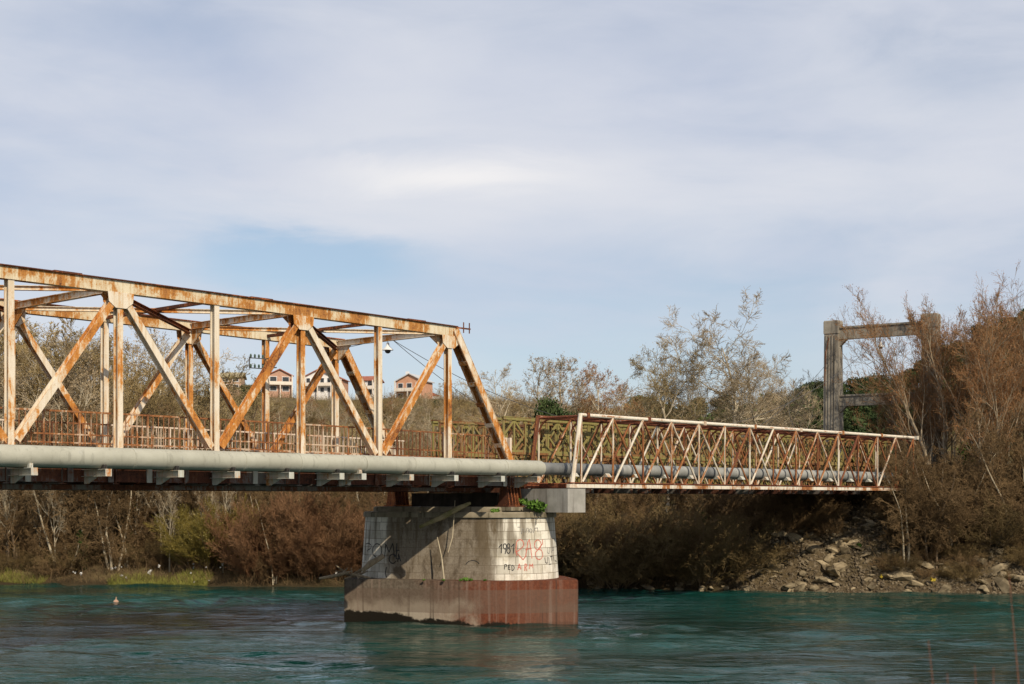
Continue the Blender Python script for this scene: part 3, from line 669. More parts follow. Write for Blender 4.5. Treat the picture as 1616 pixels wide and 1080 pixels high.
def ring_solid(pts, z0, z1, name, mat, r1=None, bev=0.05):
    n = len(pts); c = MB(); pts1 = r1 or pts
    cx = sum(p[0] for p in pts) / n; cy = sum(p[1] for p in pts) / n
    lay = [(pts, z0), (pts1, z1 - bev), ([(cx + (x - cx) * 0.985, cy + (y - cy) * 0.985) for x, y in pts1], z1)]
    for pp, z in lay: c.v += [pw(x, y, z) for x, y in pp]
    for l in range(2):
        for i in range(n): c.f.append((l * n + i, l * n + (i + 1) % n, (l + 1) * n + (i + 1) % n, (l + 1) * n + i))
    c.f += [tuple(reversed(range(n))), tuple(2 * n + i for i in range(n))]
    return c.build(name, mat, pier, (PC.x, PC.y, 0), True)
ring_solid(outline(2.50), ZS, ZS + 0.24, 'cap', M['conc_cap'])
ring_solid(outline(2.05), ZS + 0.24, ZS + 0.46, 'cap_plinth', M['conc_cap'])
for a in (AN, AF):
    w = W(T_END, a, 0); b_ = MB().box(-0.8, 0.8, -0.75, 0.75, 4.9, 5.06)
    o = b_.build('bearing_block', M['conc_cap'], pier); o.location = Vector((w.x - PC.x, w.y - PC.y, 0)); o.rotation_euler = (0, 0, math.atan2(D.y, D.x))
# the footing: a blunt ended box with bulging sides, standing square to the stream
c = MB(); X0, X1, YF, YB = -7.35, 2.86, 61.6, 68.0
fr = [(X0 + (X1 - X0) * i / 30, 62.3 - 0.8 * i / 30 - 1.25 * math.sin(math.pi * (i / 30) ** 1.25) ** 1.3) for i in range(31)]
bk = [(X1 - (X1 - X0) * i / 24, 62.3 + 6.2 * (1 - abs(2 * i / 24 - 1) ** 3) ** 0.67) for i in range(25)]
ol = fr + bk; n = len(ol)
cx, cy = -2.25, 64.6
for k, z in ((1.0, -1.5), (1.0, ZC - 0.04), (0.993, ZC)): c.v += [Vector((cx + (x - cx) * k, cy + (y - cy) * k, z)) for x, y in ol]
for l in range(2):
    for i in range(n): c.f.append((l * n + i, l * n + (i + 1) % n, (l + 1) * n + (i + 1) % n, (l + 1) * n + i))
c.f += [tuple(reversed(range(n))), tuple(2 * n + i for i in range(n))]
c.build('footing', M['caisson'], pier, (PC.x, PC.y, 0), True)
# crosshead carrying the pipe truss and the panel bridge
MB().box(46.75, 47.9, 43.44, 49.0, -0.6, 0.285).build('rear_crosshead', M['shade_conc'], pier).matrix_basis = Matrix.Translation((-PC.x, -PC.y, H)) @ Matrix.Rotation(math.atan2(D.y, D.x), 4, 'Z')
c = MB().box(47.1, 48.3, 39.6, 43.4, -0.58, 0.46)
o = c.build('crosshead', M['conc'], pier); o.matrix_basis = Matrix.Translation((-PC.x, -PC.y, H)) @ Matrix.Rotation(math.atan2(D.y, D.x), 4, 'Z')

# graffiti: strokes given where they stand on the wall, laid onto the curved stone
SS = np.linspace(2.0, PER - 2 * HF - 3.0, 700)
def wall_pt(u, v):
    best = None
    z = 3.2
    for it in range(2):
        us = []
        for s in SS:
            p = shaft_pos(s, z); us.append(CX + F * p.x / p.y if True else 0)
        us = np.array(us); i = int(np.argmax(us)); j = int(np.argmin(us))
        seg = us[j:i + 1]; s = float(np.interp(u, seg, SS[j:i + 1])); p = shaft_pos(s, z); z = H - (v - HY) / F * p.y
    return s, min(max(z, ZC + 0.05), ZS - 0.05)
_us = {}
def wall_tab(z):
    k = round(z * 4)
    if k not in _us:
        us = np.array([CX + F * (shaft_pos(s, k / 4).x) / shaft_pos(s, k / 4).y for s in SS]); i = int(np.argmax(us)); j = int(np.argmin(us)); _us[k] = (us[j:i + 1], SS[j:i + 1])
    return _us[k]
def wall_pt(u, v):
    z = 3.2
    for _ in range(3):
        a_, b_ = wall_tab(z); s = float(np.interp(u, a_, b_)); z = H - (v - HY) / F * shaft_pos(s, z).y
    return s, min(max(z, ZC + 0.05), ZS - 0.05)
def graffiti(strokes, w, mat, name, ou, ov, sc, off=0.008):
    c = MB()
    for st in strokes:
        dense = []
        for (x0, y0), (x1, y1) in zip(st, st[1:]):
            k = max(1, int(math.hypot(x1 - x0, y1 - y0) / sc / 0.8))
            dense += [(x0 + (x1 - x0) * i / k, y0 + (y1 - y0) * i / k) for i in range(k)]
        dense.append(st[-1])
        sz = [wall_pt(ou + x / sc, ov + y / sc) for x, y in dense]
        b = len(c.v)
        for i, (s, z) in enumerate(sz):
            s0, z0 = sz[max(i - 1, 0)]; s1, z1 = sz[min(i + 1, len(sz) - 1)]
            L = math.hypot(s1 - s0, z1 - z0) or 1; nx_, nz_ = -(z1 - z0) / L * w / 2, (s1 - s0) / L * w / 2
            c.v += [shaft_pos(s + nx_, z + nz_, off), shaft_pos(s - nx_, z - nz_, off)]
        for i in range(len(sz) - 1): c.f.append((b + 2 * i, b + 2 * i + 1, b + 2 * i + 3, b + 2 * i + 2))
    return c.build(name, mat, pier, (PC.x, PC.y, 0))
def arc(cx, cy, rx, ry, a0, a1, n=14): return [(cx + rx * math.cos(R(a0 + (a1 - a0) * i / n)), cy + ry * math.sin(R(a0 + (a1 - a0) * i / n))) for i in range(n + 1)]
S8 = 7.2
graffiti([[(628, 392), (662, 352), (656, 455)], arc(697, 378, 18, 30, 20, 380) + [(712, 395), (700, 465)], arc(738, 372, 15, 24, 90, 450) , arc(738, 428, 19, 30, -90, 270), [(770, 385), (800, 348), (792, 460)]], 0.042, M['ink_black'], 'graffiti', 700, 810, S8)
graffiti([[(832, 490), (822, 420), (830, 330)] + arc(868, 352, 42, 50, 200, 400) + [(845, 430), (820, 440), (905, 530), (940, 480)],
          [(930, 500), (958, 330), (975, 300), (1005, 515)], [(930, 415), (1000, 400)],
          arc(1070, 360, 38, 55, 60, -240) + arc(1085, 470, 42, 58, -120, 200) + [(1050, 440), (1125, 345), (1125, 300)]], 0.045, M['ink_red'], 'graffiti', 700, 810, S8, 0.006)
graffiti([[(690, 640), (695, 585)] + arc(703, 595, 14, 14, -90, 90, 8), [(762, 588), (735, 590), (735, 640), (760, 638)], [(735, 614), (755, 612)], [(775, 590), (778, 655)] + arc(776, 622, 26, 32, 85, -80, 10)], 0.034, M['ink_black'], 'graffiti', 700, 810, S8)
graffiti([[(842, 645), (860, 575), (878, 640)], [(848, 620), (875, 612)], [(920, 655), (925, 578)] + arc(930, 595, 17, 17, -90, 90, 8) + [(945, 655)], [(975, 635), (980, 580), (995, 605), (1010, 578), (1015, 625)]], 0.042, M['ink_red'], 'graffiti', 700, 810, S8)
graffiti([[(1150, 505), (1155, 560), (1180, 570), (1182, 495)], [(1195, 500), (1200, 582), (1222, 578)], [(1212, 495), (1235, 490)], [(1225, 492), (1228, 540)], [(1250, 490), (1252, 545)], [(1262, 540), (1280, 548)]], 0.036, M['ink_black'], 'graffiti', 700, 810, S8)
graffiti([[(1178, 395), (1180, 450), (1200, 460), (1204, 390)], [(1228, 450), (1232, 395), (1255, 390), (1250, 420), (1232, 425)], [(840, 160), (870, 160)], [(880, 240), (900, 170)], [(915, 180), (915, 225)], [(935, 225), (945, 170), (965, 175), (965, 225)], arc(990, 200, 14, 22, 0, 360), [(1015, 225), (1040, 170), (1068, 168), (1070, 215)]], 0.035, M['ink_grey'], 'graffiti', 700, 810, S8)
SL = 3.848
graffiti([[(220, 480), (222, 380)] + arc(235, 395, 18, 20, -90, 90, 8) + [(228, 425)], arc(290, 420, 28, 42, 0, 360), [(335, 460), (342, 380), (362, 430), (385, 375), (395, 460)], [(410, 375), (405, 470), (428, 470)], [(405, 420), (425, 418)],
          arc(385, 470, 22, 28, 30, 330), [(415, 490), (420, 440), (432, 485)], [(345, 520), (340, 560), (350, 600)]], 0.045, M['ink_black'], 'graffiti', 520, 760, SL)
graffiti([arc(870, 520, 45, 40, 200, 330)], 0.035, M['ink_black'], 'graffiti', 520, 760, SL)
# faint grey scribbles on the brown flank
graffiti([[(618, 455), (619, 520), (623, 600)]], 0.04, M['ink_black'], 'graffiti', 520, 760, SL)

# things lying on the pier
def log(name, pts, r, mat, label, cat='log', group=None, n=8):
    p0 = Vector(pts[0]); c = MB(); rs = r
    o = c.tube([Vector(p) - p0 for p in pts], rs, n).build(name, mat, None, (0, 0, 0), True); o.location = p0
    return tag(o, label, cat, group)
log('driftwood_log', [at(662, 832, 61.4), at(700, 815, 61.25), at(722, 803, 61.35), at(742, 794, 61.6)], [0.07, 0.13, 0.12, 0.07], M['moss'], 'mossy drift log lying aslant across the dark top of the pier')
log('driftwood_log', [at(572, 901, 62.3), at(584, 890, 62.15), at(606, 877, 62.2)], [0.08, 0.14, 0.10], M['wood'], 'short pale drift log leaning on the shaded end of the pier')
log('dead_stick', [at(701, 917, 60.9), at(697, 880, 61.3), at(690, 848, 61.6)], [0.035, 0.03, 0.018], M['bark_pale'], 'thin pale dead stick standing against the brown pier flank', 'stick')
log('dead_stick', [at(707, 872, 61.3), at(714, 848, 61.45), at(716, 822, 61.55), at(718, 790, 61.7)], [0.02, 0.025, 0.02, 0.012], M['bark_pale'], 'thin hanging stem with a dark tip in front of the pier top', 'stick')
for i in range(7):
    b0 = at(536 + i * 5, 915 - (i % 3), 62.6 + 0.25 * (i % 4)); a_ = i * 0.9
    log('driftwood_branch', [b0 + Vector((-0.9 * math.cos(a_), 0.5 * math.sin(a_), 0.05)), b0 + Vector((0, 0, 0.22)), b0 + Vector((0.6 * math.cos(a_ * 1.3), -0.3, 0.4 + 0.1 * (i % 3)))], [0.05, 0.07, 0.02], M['wood'],
        'dark driftwood branch in the jam at the left end of the pier footing', 'branch', 'driftwood caught on the pier footing')

# ------------------------------------------------------------------ the concrete tower
e_ = Vector((0.834, -0.551, 0)).normalized(); f_ = Vector((-e_.y, e_.x, 0))
LL = Vector(((1315 - CX) / F * 98, 98, 0)); span = 6.75
tw_base = gz(LL.x, LL.y) - 0.4
tower = thing('bridge_tower', (LL.x, LL.y, tw_base), 'old grey concrete bridge portal tower with two crossbeams rising behind the russet trees', 'tower', None, math.atan2(e_.y, e_.x))
TOPZ = H + 281 / F * 98 - tw_base
for x in (0.0, span):
    c = MB(); h0, h1 = 0.58, 0.5; d0, d1 = 0.55, 0.42; zt = TOPZ - 0.9
    def ringz(k0, dd, z): return [(x - k0, -dd, z), (x + k0, -dd, z), (x + k0, dd, z), (x - k0, dd, z)]
    c.hexa(ringz(h0, d0, 0) + ringz(h1, d1, zt))
    c.hexa(ringz(h1 + 0.03, d1 + 0.045, zt + 0.002) + ringz(h1 + 0.03, d1 + 0.045, TOPZ - 0.08)); c.hexa(ringz(h1 + 0.02, d1 + 0.02, TOPZ - 0.08) + ringz(h1, d1, TOPZ))
    for q in (-0.33, -0.12, 0.09, 0.30):
        for s_ in (-1, 1): c.hexa([(x + q - 0.045, s_ * (d0 - 0.01), 0.5), (x + q + 0.045, s_ * (d0 - 0.01), 0.5), (x + q + 0.045, s_ * (d0 + 0.06), 0.5), (x + q - 0.045, s_ * (d0 + 0.06), 0.5),
                            (x + q - 0.045, s_ * (d1 - 0.01), zt - 0.1), (x + q + 0.045, s_ * (d1 - 0.01), zt - 0.1), (x + q + 0.045, s_ * (d1 + 0.06), zt - 0.1), (x + q - 0.045, s_ * (d1 + 0.06), zt - 0.1)])
    leg = c.build('leg', M['conc_tower'], tower)
    MB().tube([(x - 0.1, -0.56, TOPZ - 1.2), (x - 0.3, -0.62, TOPZ - 2.2), (x - 0.38, -0.64, TOPZ - 4.5)], 0.035, 6).build('cable_stub', M['truss_rust'], leg)
zb = H + (HY - 537) / F * 98 - tw_base
for z, hh in ((zb, 0.74), (H + (HY - 642) / F * 98 - tw_base, 0.66)):
    c = MB().box(0.5, span - 0.5, -0.22, 0.22, z, z + hh).box(0.5, span - 0.5, -0.30, 0.30, z + hh + 0.002, z + hh + 0.12)
    c.plate([(0.5, 0, z - 0.002), (1.0, 0, z - 0.002), (0.5, 0, z - 0.5)], (0, 1, 0), 0.36); c.plate([(span - 0.5, 0, z - 0.002), (span - 1.0, 0, z - 0.002), (span - 0.5, 0, z - 0.5)], (0, 1, 0), 0.36)
    c.build('cross_beam', M['conc_tower'], tower)
# abutment where the two spans land
ab = thing('bridge_abutment', W(87, 44, -1.2), 'grey concrete abutment under the far end of the panel bridge', 'abutment', None, math.atan2(D.y, D.x))
MB().box(-0.8, 2.2, -5.0, 5.0, -3.2, 1.42).build('wall', M['conc'], ab); MB().box(0.9, 2.2, -5.0, 5.0, 1.43, 2.0).build('backwall', M['conc'], ab)

# lamps and wires
def lamp(p, label):
    r = thing('hanging_lamp', p, label, 'lamp', 'lamps hung over the roadway')
    MB().tube([(0, 0, 0), (0, 0, -0.05), (0, 0, -0.12), (0, 0, -0.2), (0, 0, -0.3), (0, 0, -0.33)], [0.05, 0.07, 0.07, 0.12, 0.24, 0.25], 14).build('lamp_shade', M['enamel'], r, (0, 0, 0), True)
    MB().tube([(0, 0, -0.33), (0, 0, -0.42), (0, 0, -0.47)], [0.13, 0.12, 0.05], 10).build('bulb_cover', M['glass'], r, (0, 0, 0), True)
    MB().tube([(0, 0, 0), (0.02, 0, 0.25)], 0.012, 5).build('hanger', M['wire'], r)
    return r
l1 = at(612, 541, 62.1); lamp(l1, 'white enamel lamp hanging inside the rusty end portal of the truss bridge')
l2 = Vector((LL.x, LL.y, 0)) + e_ * 3.35; l2.z = H + (HY - 540) / F * l2.y; lamp(l2, 'white enamel lamp hanging under the top beam of the concrete tower')
def wire(p0, p1, sag, label, r=0.014):
    p0, p1 = Vector(p0), Vector(p1); c = MB()
    c.tube([p0.lerp(p1, i / 40) - p0 - Vector((0, 0, sag * 4 * (i / 40) * (1 - i / 40))) for i in range(41)], r, 5)
    o = c.build('overhead_wire', M['wire'], None, (0, 0, 0), True); o.location = p0
    return tag(o, label, 'wire', 'wires strung from the bridge to the tower')
wire(l1 + Vector((0, 0, 0.25)), l2 + Vector((0, 0, 0.3)), 5.2, 'upper thin dark wire sagging from the bridge portal lamp to the tower lamp')
wire(l1 + Vector((0.1, 0.1, 0.22)), l2 + Vector((-3.0, 1.9, -1.0)), 6.2, 'lower thin dark wire sagging from the bridge portal lamp to the tower leg')
wire(W(tk[1], AF - 0.2, 6.8), l1 + Vector((0, 0, 0.25)), 0.05, 'short wire holding the portal lamp to the far truss')

# ------------------------------------------------------------------ houses on the hill
def house(u, v, w, h, Y, wall, roof, kind, rz, label, nfl=2, ncol=3, balcony=True, dp=8.0, chim=False):
    p = at(u, v, Y); p.z = max(p.z, gz(p.x, p.y) - 0.5)
    r = thing('house', p, label, 'house', 'houses along the hill crest', rz)
    MB().box(-w / 2, w / 2, 0, dp, -4, h).build('wall', M[wall], r)
    rh = 0.26 * w if kind == 'gable' else 0.35 * dp * 0.5
    c = MB(); o = 0.5
    if kind == 'gable':      # ridge runs away from the viewer
        c.plate([(-w / 2 - o, -o, h - 0.1), (0, -o, h + rh), (0, dp + o, h + rh), (-w / 2 - o, dp + o, h - 0.1)], (-0.24, 0, 0.97), 0.22)
        c.plate([(w / 2 + o, -o, h - 0.1), (0, -o, h + rh), (0, dp + o, h + rh), (w / 2 + o, dp + o, h - 0.1)], (0.24, 0, 0.97), 0.22)
        g = MB().plate([(-w / 2, 0.15, h), (w / 2, 0.15, h), (0, 0.15, h + rh - 0.1)], (0, 1, 0), 0.28); g.build('gable', M[wall], r)
    else:
        c.plate([(-w / 2 - o, -o, h - 0.1), (w / 2 + o, -o, h - 0.1), (w / 2 + o, dp / 2, h + rh), (-w / 2 - o, dp / 2, h + rh)], (0, -0.3, 0.95), 0.22)
        c.plate([(-w / 2 - o, dp + o, h - 0.1), (w / 2 + o, dp + o, h - 0.1), (w / 2 + o, dp / 2, h + rh), (-w / 2 - o, dp / 2, h + rh)], (0, 0.3, 0.95), 0.22)
    rf = c.build('roof', M[roof], r)
    if chim: MB().box(-w * 0.3, -w * 0.3 + 0.8, dp * 0.4, dp * 0.4 + 0.8, h, h + rh + 0.9).build('chimney', M['w_white'], rf)
    fh = h / nfl
    for fl in range(nfl):
        for k in range(ncol):
            x = -w / 2 + w * (k + 0.5) / ncol; z = fl * fh + 0.9
            wn = MB()
            ww = w / ncol * 0.26
            for (x0, x1, z0, z1) in ((x - ww - 0.12, x - ww, z - 0.12, z + 1.42), (x + ww, x + ww + 0.12, z - 0.12, z + 1.42), (x - ww, x + ww, z - 0.12, z), (x - ww, x + ww, z + 1.3, z + 1.42)): wn.box(x0, x1, -0.09, -0.004, z0, z1)
            fo = wn.build('window', M['w_white'], r); MB().box(x - ww, x + ww, -0.04, -0.006, z, z + 1.3).build('pane', M['glass'], fo)
        if balcony and fl > 0:
            c = MB().box(-w / 2, w / 2, -1.4, -0.1, fl * fh - 0.1, fl * fh + 0.08).box(-w / 2, w / 2, -1.42, -1.34, fl * fh + 0.08, fl * fh + 0.85)
            c.build('balcony', M['w_cream'], r)
            for x in (-w / 2 + 0.15, w / 2 - 0.15, 0): MB().box(x - 0.14, x + 0.14, -1.35, -1.1, -3, h if x else fl * fh - 0.1).build('balcony_post', M['w_cream'], r)
    return r
house(364, 620, 5.6, 4.4, 390, 'w_tan', 'roof_olive', 'eave', 0.05, 'squat brown brick house with a pale olive roof between two left truss posts', 2, 2, False)
house(441, 622, 7.0, 5.2, 400, 'w_brick', 'roof_red', 'gable', 0.35, 'brick orange house with balcony and sloped red roof, left of the white house', 2, 2)
house(503, 624, 8.2, 5.3, 405, 'w_white', 'roof_red', 'gable', -0.15, 'white house with tiers of balconies and a red roof seen through the truss', 2, 4)
house(527, 624, 5.0, 4.6, 412, 'w_orange', 'roof_red', 'gable', -0.1, 'peach orange house adjoining the right side of the white balconied house', 2, 2)
house(577, 628, 5.2, 5.0, 405, 'w_white', 'roof_red', 'eave', -0.2, 'white house with dark red roof just behind the ladder like end post', 2, 2)
house(646, 634, 8.0, 5.6, 395, 'w_orange', 'roof_grey', 'gable', -0.35, 'bright orange brick house with grey gable roof, rightmost large house on the hill', 2, 3, True, 7, True)
p = at(677, 634, 410); r = thing('chapel', (p.x, p.y, p.z), 'tiny white chapel with an arched bell gable right of the orange house', 'chapel')
MB().box(-1.0, 3.2, 0, 4, -4, 1.6).build('wall', M['w_white'], r)
MB().plate([(-1.2, 2, 1.6), (3.4, 2, 1.6), (1.1, 2, 2.6)], (0, 1, 0), 4.4).build('roof', M['roof_red'], r)
MB().box(-0.8, -0.45, -0.3, 0.0, 1.6, 4.2).box(0.05, 0.4, -0.3, 0.0, 1.6, 4.2).box(-0.8, 0.4, -0.3, 0, 4.2, 4.5).plate([(-0.85, -0.15, 4.5), (0.45, -0.15, 4.5), (-0.2, -0.15, 5.2)], (0, 1, 0), 0.3).build('bell_gable', M['w_white'], r)

# ------------------------------------------------------------------ bare trees
def tubes(segs, name, mat, nside=3):
    A = np.array(segs, np.float32); n = len(A)
    p0, p1, r0, r1 = A[:, 0:3], A[:, 3:6], A[:, 6], A[:, 7]
    d = p1 - p0; d /= np.linalg.norm(d, axis=1, keepdims=True) + 1e-9
    ref = np.where(np.abs(d[:, 2:3]) > 0.9, np.array([[1, 0, 0]], np.float32), np.array([[0, 0, 1]], np.float32))
    e = np.cross(d, ref); e /= np.linalg.norm(e, axis=1, keepdims=True) + 1e-9; g = np.cross(d, e)
    V = np.empty((n, 2 * nside, 3), np.float32)
    for k in range(nside):
        a = 2 * math.pi * k / nside; o = e * math.cos(a) + g * math.sin(a)
        V[:, k] = p0 + o * r0[:, None]; V[:, nside + k] = p1 + o * r1[:, None]
    base = (np.arange(n) * 2 * nside)[:, None]
    FQ = np.concatenate([base + np.array([[k, (k + 1) % nside, nside + (k + 1) % nside, nside + k]]) for k in range(nside)], 0)
    return np_mesh(name, V.reshape(-1, 3), FQ, mat, True)
def norm3(x, y, z):
    l = math.sqrt(x * x + y * y + z * z) or 1; return x / l, y / l, z / l
def grow(rng, spec):
    S = [[], []]; tips = []
    mx = len(spec['nseg']) - 1
    def rec(p, d, L, r, lev):
        ns_ = spec['nseg'][lev]; st = L / ns_; w = spec['wob'][lev]; up = spec['up'][lev]
        rend = max(r * spec.get('taper', 0.3), spec['rmin'] * 0.8); rp = r
        for i in range(ns_):
            d = norm3(d[0] + rng.gauss(0, w), d[1] + rng.gauss(0, w), d[2] + rng.gauss(0, w * 0.8) + up)
            q = (p[0] + d[0] * st, p[1] + d[1] * st, p[2] + d[2] * st)
            rn = r + (rend - r) * (i + 1) / ns_
            S[0 if lev <= spec['split'] else 1].append((*p, *q, rp, rn))
            if lev < mx and i >= spec['start'][lev]:
                kk = spec['kids'][lev]; kk = int(kk) + (rng.random() < kk - int(kk))
                fr = (i + 1) / ns_
                for _ in range(kk):
                    an = R(spec['ang'][lev] * rng.uniform(0.6, 1.35)); az = rng.uniform(0, 2 * math.pi)
                    ref = (1, 0, 0) if abs(d[2]) > 0.8 else (0, 0, 1)
                    e = norm3(d[1] * ref[2] - d[2] * ref[1], d[2] * ref[0] - d[0] * ref[2], d[0] * ref[1] - d[1] * ref[0])
                    g = (d[1] * e[2] - d[2] * e[1], d[2] * e[0] - d[0] * e[2], d[0] * e[1] - d[1] * e[0])
                    ca, sa, cz, sz = math.cos(an), math.sin(an), math.cos(az), math.sin(az)
                    nd = norm3(*(d[j] * ca + (e[j] * cz + g[j] * sz) * sa for j in range(3)))
                    t = rng.random(); pp = tuple(p[j] + (q[j] - p[j]) * t for j in range(3))
                    rec(pp, nd, L * spec['ratio'][lev] * (1 - spec['short'] * fr) * rng.uniform(0.65, 1.25), max(rn * 0.62, spec['rmin']), lev + 1)
            p = q; rp = rn
        if lev == mx: tips.append((p, d))
    for s in range(spec['stems']):
        an = R(spec['lean']) * math.sqrt(rng.random()) if spec['stems'] > 1 else R(spec['lean']); az = 2 * math.pi * (s + rng.random() * 0.7) / spec['stems']
        d = (math.sin(an) * math.cos(az), math.sin(an) * math.sin(az), math.cos(an)); b = spec.get('base', 0.0)
        rec((b * math.cos(az) * rng.random(), b * math.sin(az) * rng.random(), -0.3), d, spec['L'] * rng.uniform(0.75, 1.05), spec['r'], 0)
    return S, tips
def quads(P, size, rng, name, mat, aspect=1.6):
    P = np.asarray(P, np.float32); n = len(P)
    a = rng.normal(size=(n, 3)); a /= np.linalg.norm(a, axis=1, keepdims=True); b = np.cross(a, rng.normal(size=(n, 3))); b /= np.linalg.norm(b, axis=1, keepdims=True) + 1e-9
    s = (size * rng.uniform(0.5, 1.4, (n, 1))).astype(np.float32); a = a * s * aspect / 2; b = b * s / 2
    V = np.stack([P - a, P - b * 0.9 + a * 0.1, P + a, P + b * 0.9 + a * 0.1], 1).reshape(-1, 3)
    return np_mesh(name, V, np.arange(4 * n).reshape(-1, 4), mat)
PROTO = {}
HID = Vector((0, -5000, 0))
def proto(key, name, spec, seed, bark, twig, bud=None, budn=0, buds=0.07, cat='tree', ch='trunk', cr='crown'):
    rng = random.Random(seed); S, tips = grow(rng, spec)
    allz = [s[5] for s in S[1]]; h = float(np.percentile(allz, 99.7))
    r = bpy.data.objects.new(name, None); r['category'] = cat; r.empty_display_size = 0.5
    link(ch, tubes(S[0], ch, M[bark], 6), r); link(cr, tubes(S[1], cr, M[twig], 3), r)
    if bud:
        nr = np.random.default_rng(seed); T = np.array([t[0] for t in tips]); k = nr.integers(0, len(T), budn)
        pts = T[k] + nr.normal(0, 0.12, (budn, 3)); link('buds', quads(pts, buds, nr, 'buds', M[bud]), r)
    PROTO.setdefault(key, []).append([r, h, False])
POP = dict(nseg=[14, 6, 4, 3, 3], wob=[.05, .10, .14, .18, .2], up=[.02, .07, .06, .04, .02], start=[3, 1, 1, 0], kids=[2.3, 1.9, 1.8, 1.5], ang=[42, 38, 34, 30], ratio=[.46, .5, .6, .8], short=.5, split=1, stems=1, lean=2, L=13, r=.17, rmin=.0115, taper=.16)
POPL = dict(POP, split=2, kids=[2.1, 1.5, 1.4, 1.1], rmin=.0105, ang=[50, 40, 34, 30])
SYC = dict(nseg=[10, 9, 6, 4, 3], wob=[.09, .17, .22, .24, .26], up=[.03, .03, .02, .01, .0], start=[3, 1, 1, 0], kids=[2.0, 1.6, 1.4, 1.0], ang=[60, 46, 38, 34], ratio=[.74, .5, .6, .8], short=.5, split=2, stems=1, lean=4, L=13, r=.21, rmin=.0105, taper=.14)
RUS = dict(nseg=[12, 7, 5, 3, 2], wob=[.07, .12, .14, .18, .2], up=[.02, .08, .07, .04, .03], start=[2, 1, 0, 0], kids=[1.35, 1.25, 1.15, 0.85], ang=[34, 32, 30, 28], ratio=[.48, .5, .6, .8], short=.42, split=2, stems=3, lean=15, L=14, r=.15, rmin=.0098, taper=.14, base=.5)
SHR = dict(nseg=[7, 5, 4, 2], wob=[.11, .18, .22, .25], up=[.0, .02, .0, 0], start=[1, 0, 0], kids=[2.0, 1.9, 1.7], ang=[34, 38, 42], ratio=[.55, .5, .5], short=.5, split=0, stems=22, lean=58, L=4.4, r=.030, rmin=.009, taper=.3, base=1.1)
WIL = dict(nseg=[7, 6, 4, 2], wob=[.07, .09, .12, .16], up=[.02, .03, .02, 0], start=[1, 0, 0], kids=[2.0, 2.0, 1.8], ang=[24, 26, 28], ratio=[.55, .5, .5], short=.45, split=0, stems=22, lean=48, L=4.6, r=.028, rmin=.008, taper=.3, base=.8)
THK = dict(nseg=[10, 7, 4, 3, 2], wob=[.12, .2, .24, .28, .3], up=[.02, .02, .0, 0, 0], start=[1, 1, 0, 0], kids=[1.9, 1.5, 1.5, 1.2], ang=[48, 48, 48, 48], ratio=[.45, .5, .55, .75], short=.45, split=0, stems=3, lean=16, L=8.5, r=.11, rmin=.011, taper=.16, base=.7)
for s in (1, 2, 3): proto('poplar', 'bare_tree', POP, s, 'bark', 'twig_olive', 'bud_straw' if s == 1 else None, 3000, 0.05)
for s in (4, 5): proto('pale', 'bare_tree', POPL, s, 'bark_pale', 'twig_grey', 'bud_tan', 2500, 0.06)
proto('palerust', 'bare_tree', POPL, 6, 'bark_pale', 'twig_rust', 'bud_rust', 3000, 0.06)
for s in (11, 12, 13): proto('syc', 'plane_tree', SYC, s, 'bark_pale', 'twig_grey')
proto('sycy', 'plane_tree', SYC, 15, 'bark_pale', 'twig_olive', 'bud_straw', 3000, 0.05)
for s in (21, 22, 23): proto('russet', 'russet_tree', RUS, s, 'bark_mid', 'twig_rust', 'bud_rust', 8000, 0.045)
for s in (31, 32, 33): proto('shrub', 'bare_shrub', SHR, s, 'bark', 'twig_brown', None, cat='shrub', ch='stem', cr='twigs')
for s in (35, 36): proto('shrubo', 'bare_shrub', SHR, s, 'bark', 'twig_dun', None, cat='shrub', ch='stem', cr='twigs')
for s in (41, 42): proto('yellow', 'willow_shrub', WIL, s, 'bark', 'twig_yellow', 'bud_yellow', 4000, 0.05, cat='shrub', ch='stem', cr='twigs')
for s in (43, 44): proto('red', 'red_shrub', WIL, s, 'twig_red', 'twig_red', None, cat='shrub', ch='stem', cr='twigs')
for s in (51, 52, 53): proto('thick', 'bare_tree', THK, s, 'bark_pale' if s == 52 else 'bark', 'twig_brown')
for s in (54, 55): proto('thickp', 'bare_tree', THK, s, 'bark_pale', 'twig_brown')

rp = random.Random(5)
def plant(key, u, Y, topv=None, h=None, label='', group=None, wide=1.0, k=None, rz=None):
    lst = PROTO[key]; e = lst[(rp.randrange(len(lst)) if k is None else k) % len(lst)]
    X = (u - CX) / F * Y; z = gz(X, Y)
    if h is None: h = H + (HY - topv) / F * Y - z
    sc = h / e[1]; rz = rp.uniform(0, 6.28) if rz is None else rz
    if not e[2]:
        e[2] = True; r = e[0]; COL.objects.link(r)
        for c_ in r.children: pass
        r.location = (X, Y, z); r.rotation_euler = (0, 0, rz); r.scale = (sc * wide, sc * wide, sc)
        r['label'] = label
        if group: r['group'] = group
        return r
    r = dup(e[0], (X, Y, z), rz, (sc * wide, sc * wide, sc), label, group)
    if not group and 'group' in r: del r['group']
    return r

def bay(u, pre):
    for lim, txt in ((18, 'left of the first post'), (188, 'the first truss bay'), (338, 'the second truss bay'), (475, 'the third truss bay'), (596, 'the fourth truss bay'), (706, 'the last full truss bay')):
        if u < lim: return pre + txt if u >= 18 else txt
    return pre + 'the sloping end of the truss'
def third(u):
    return 'by the pier' if u < 990 else 'under mid span' if u < 1130 else 'toward the far end'
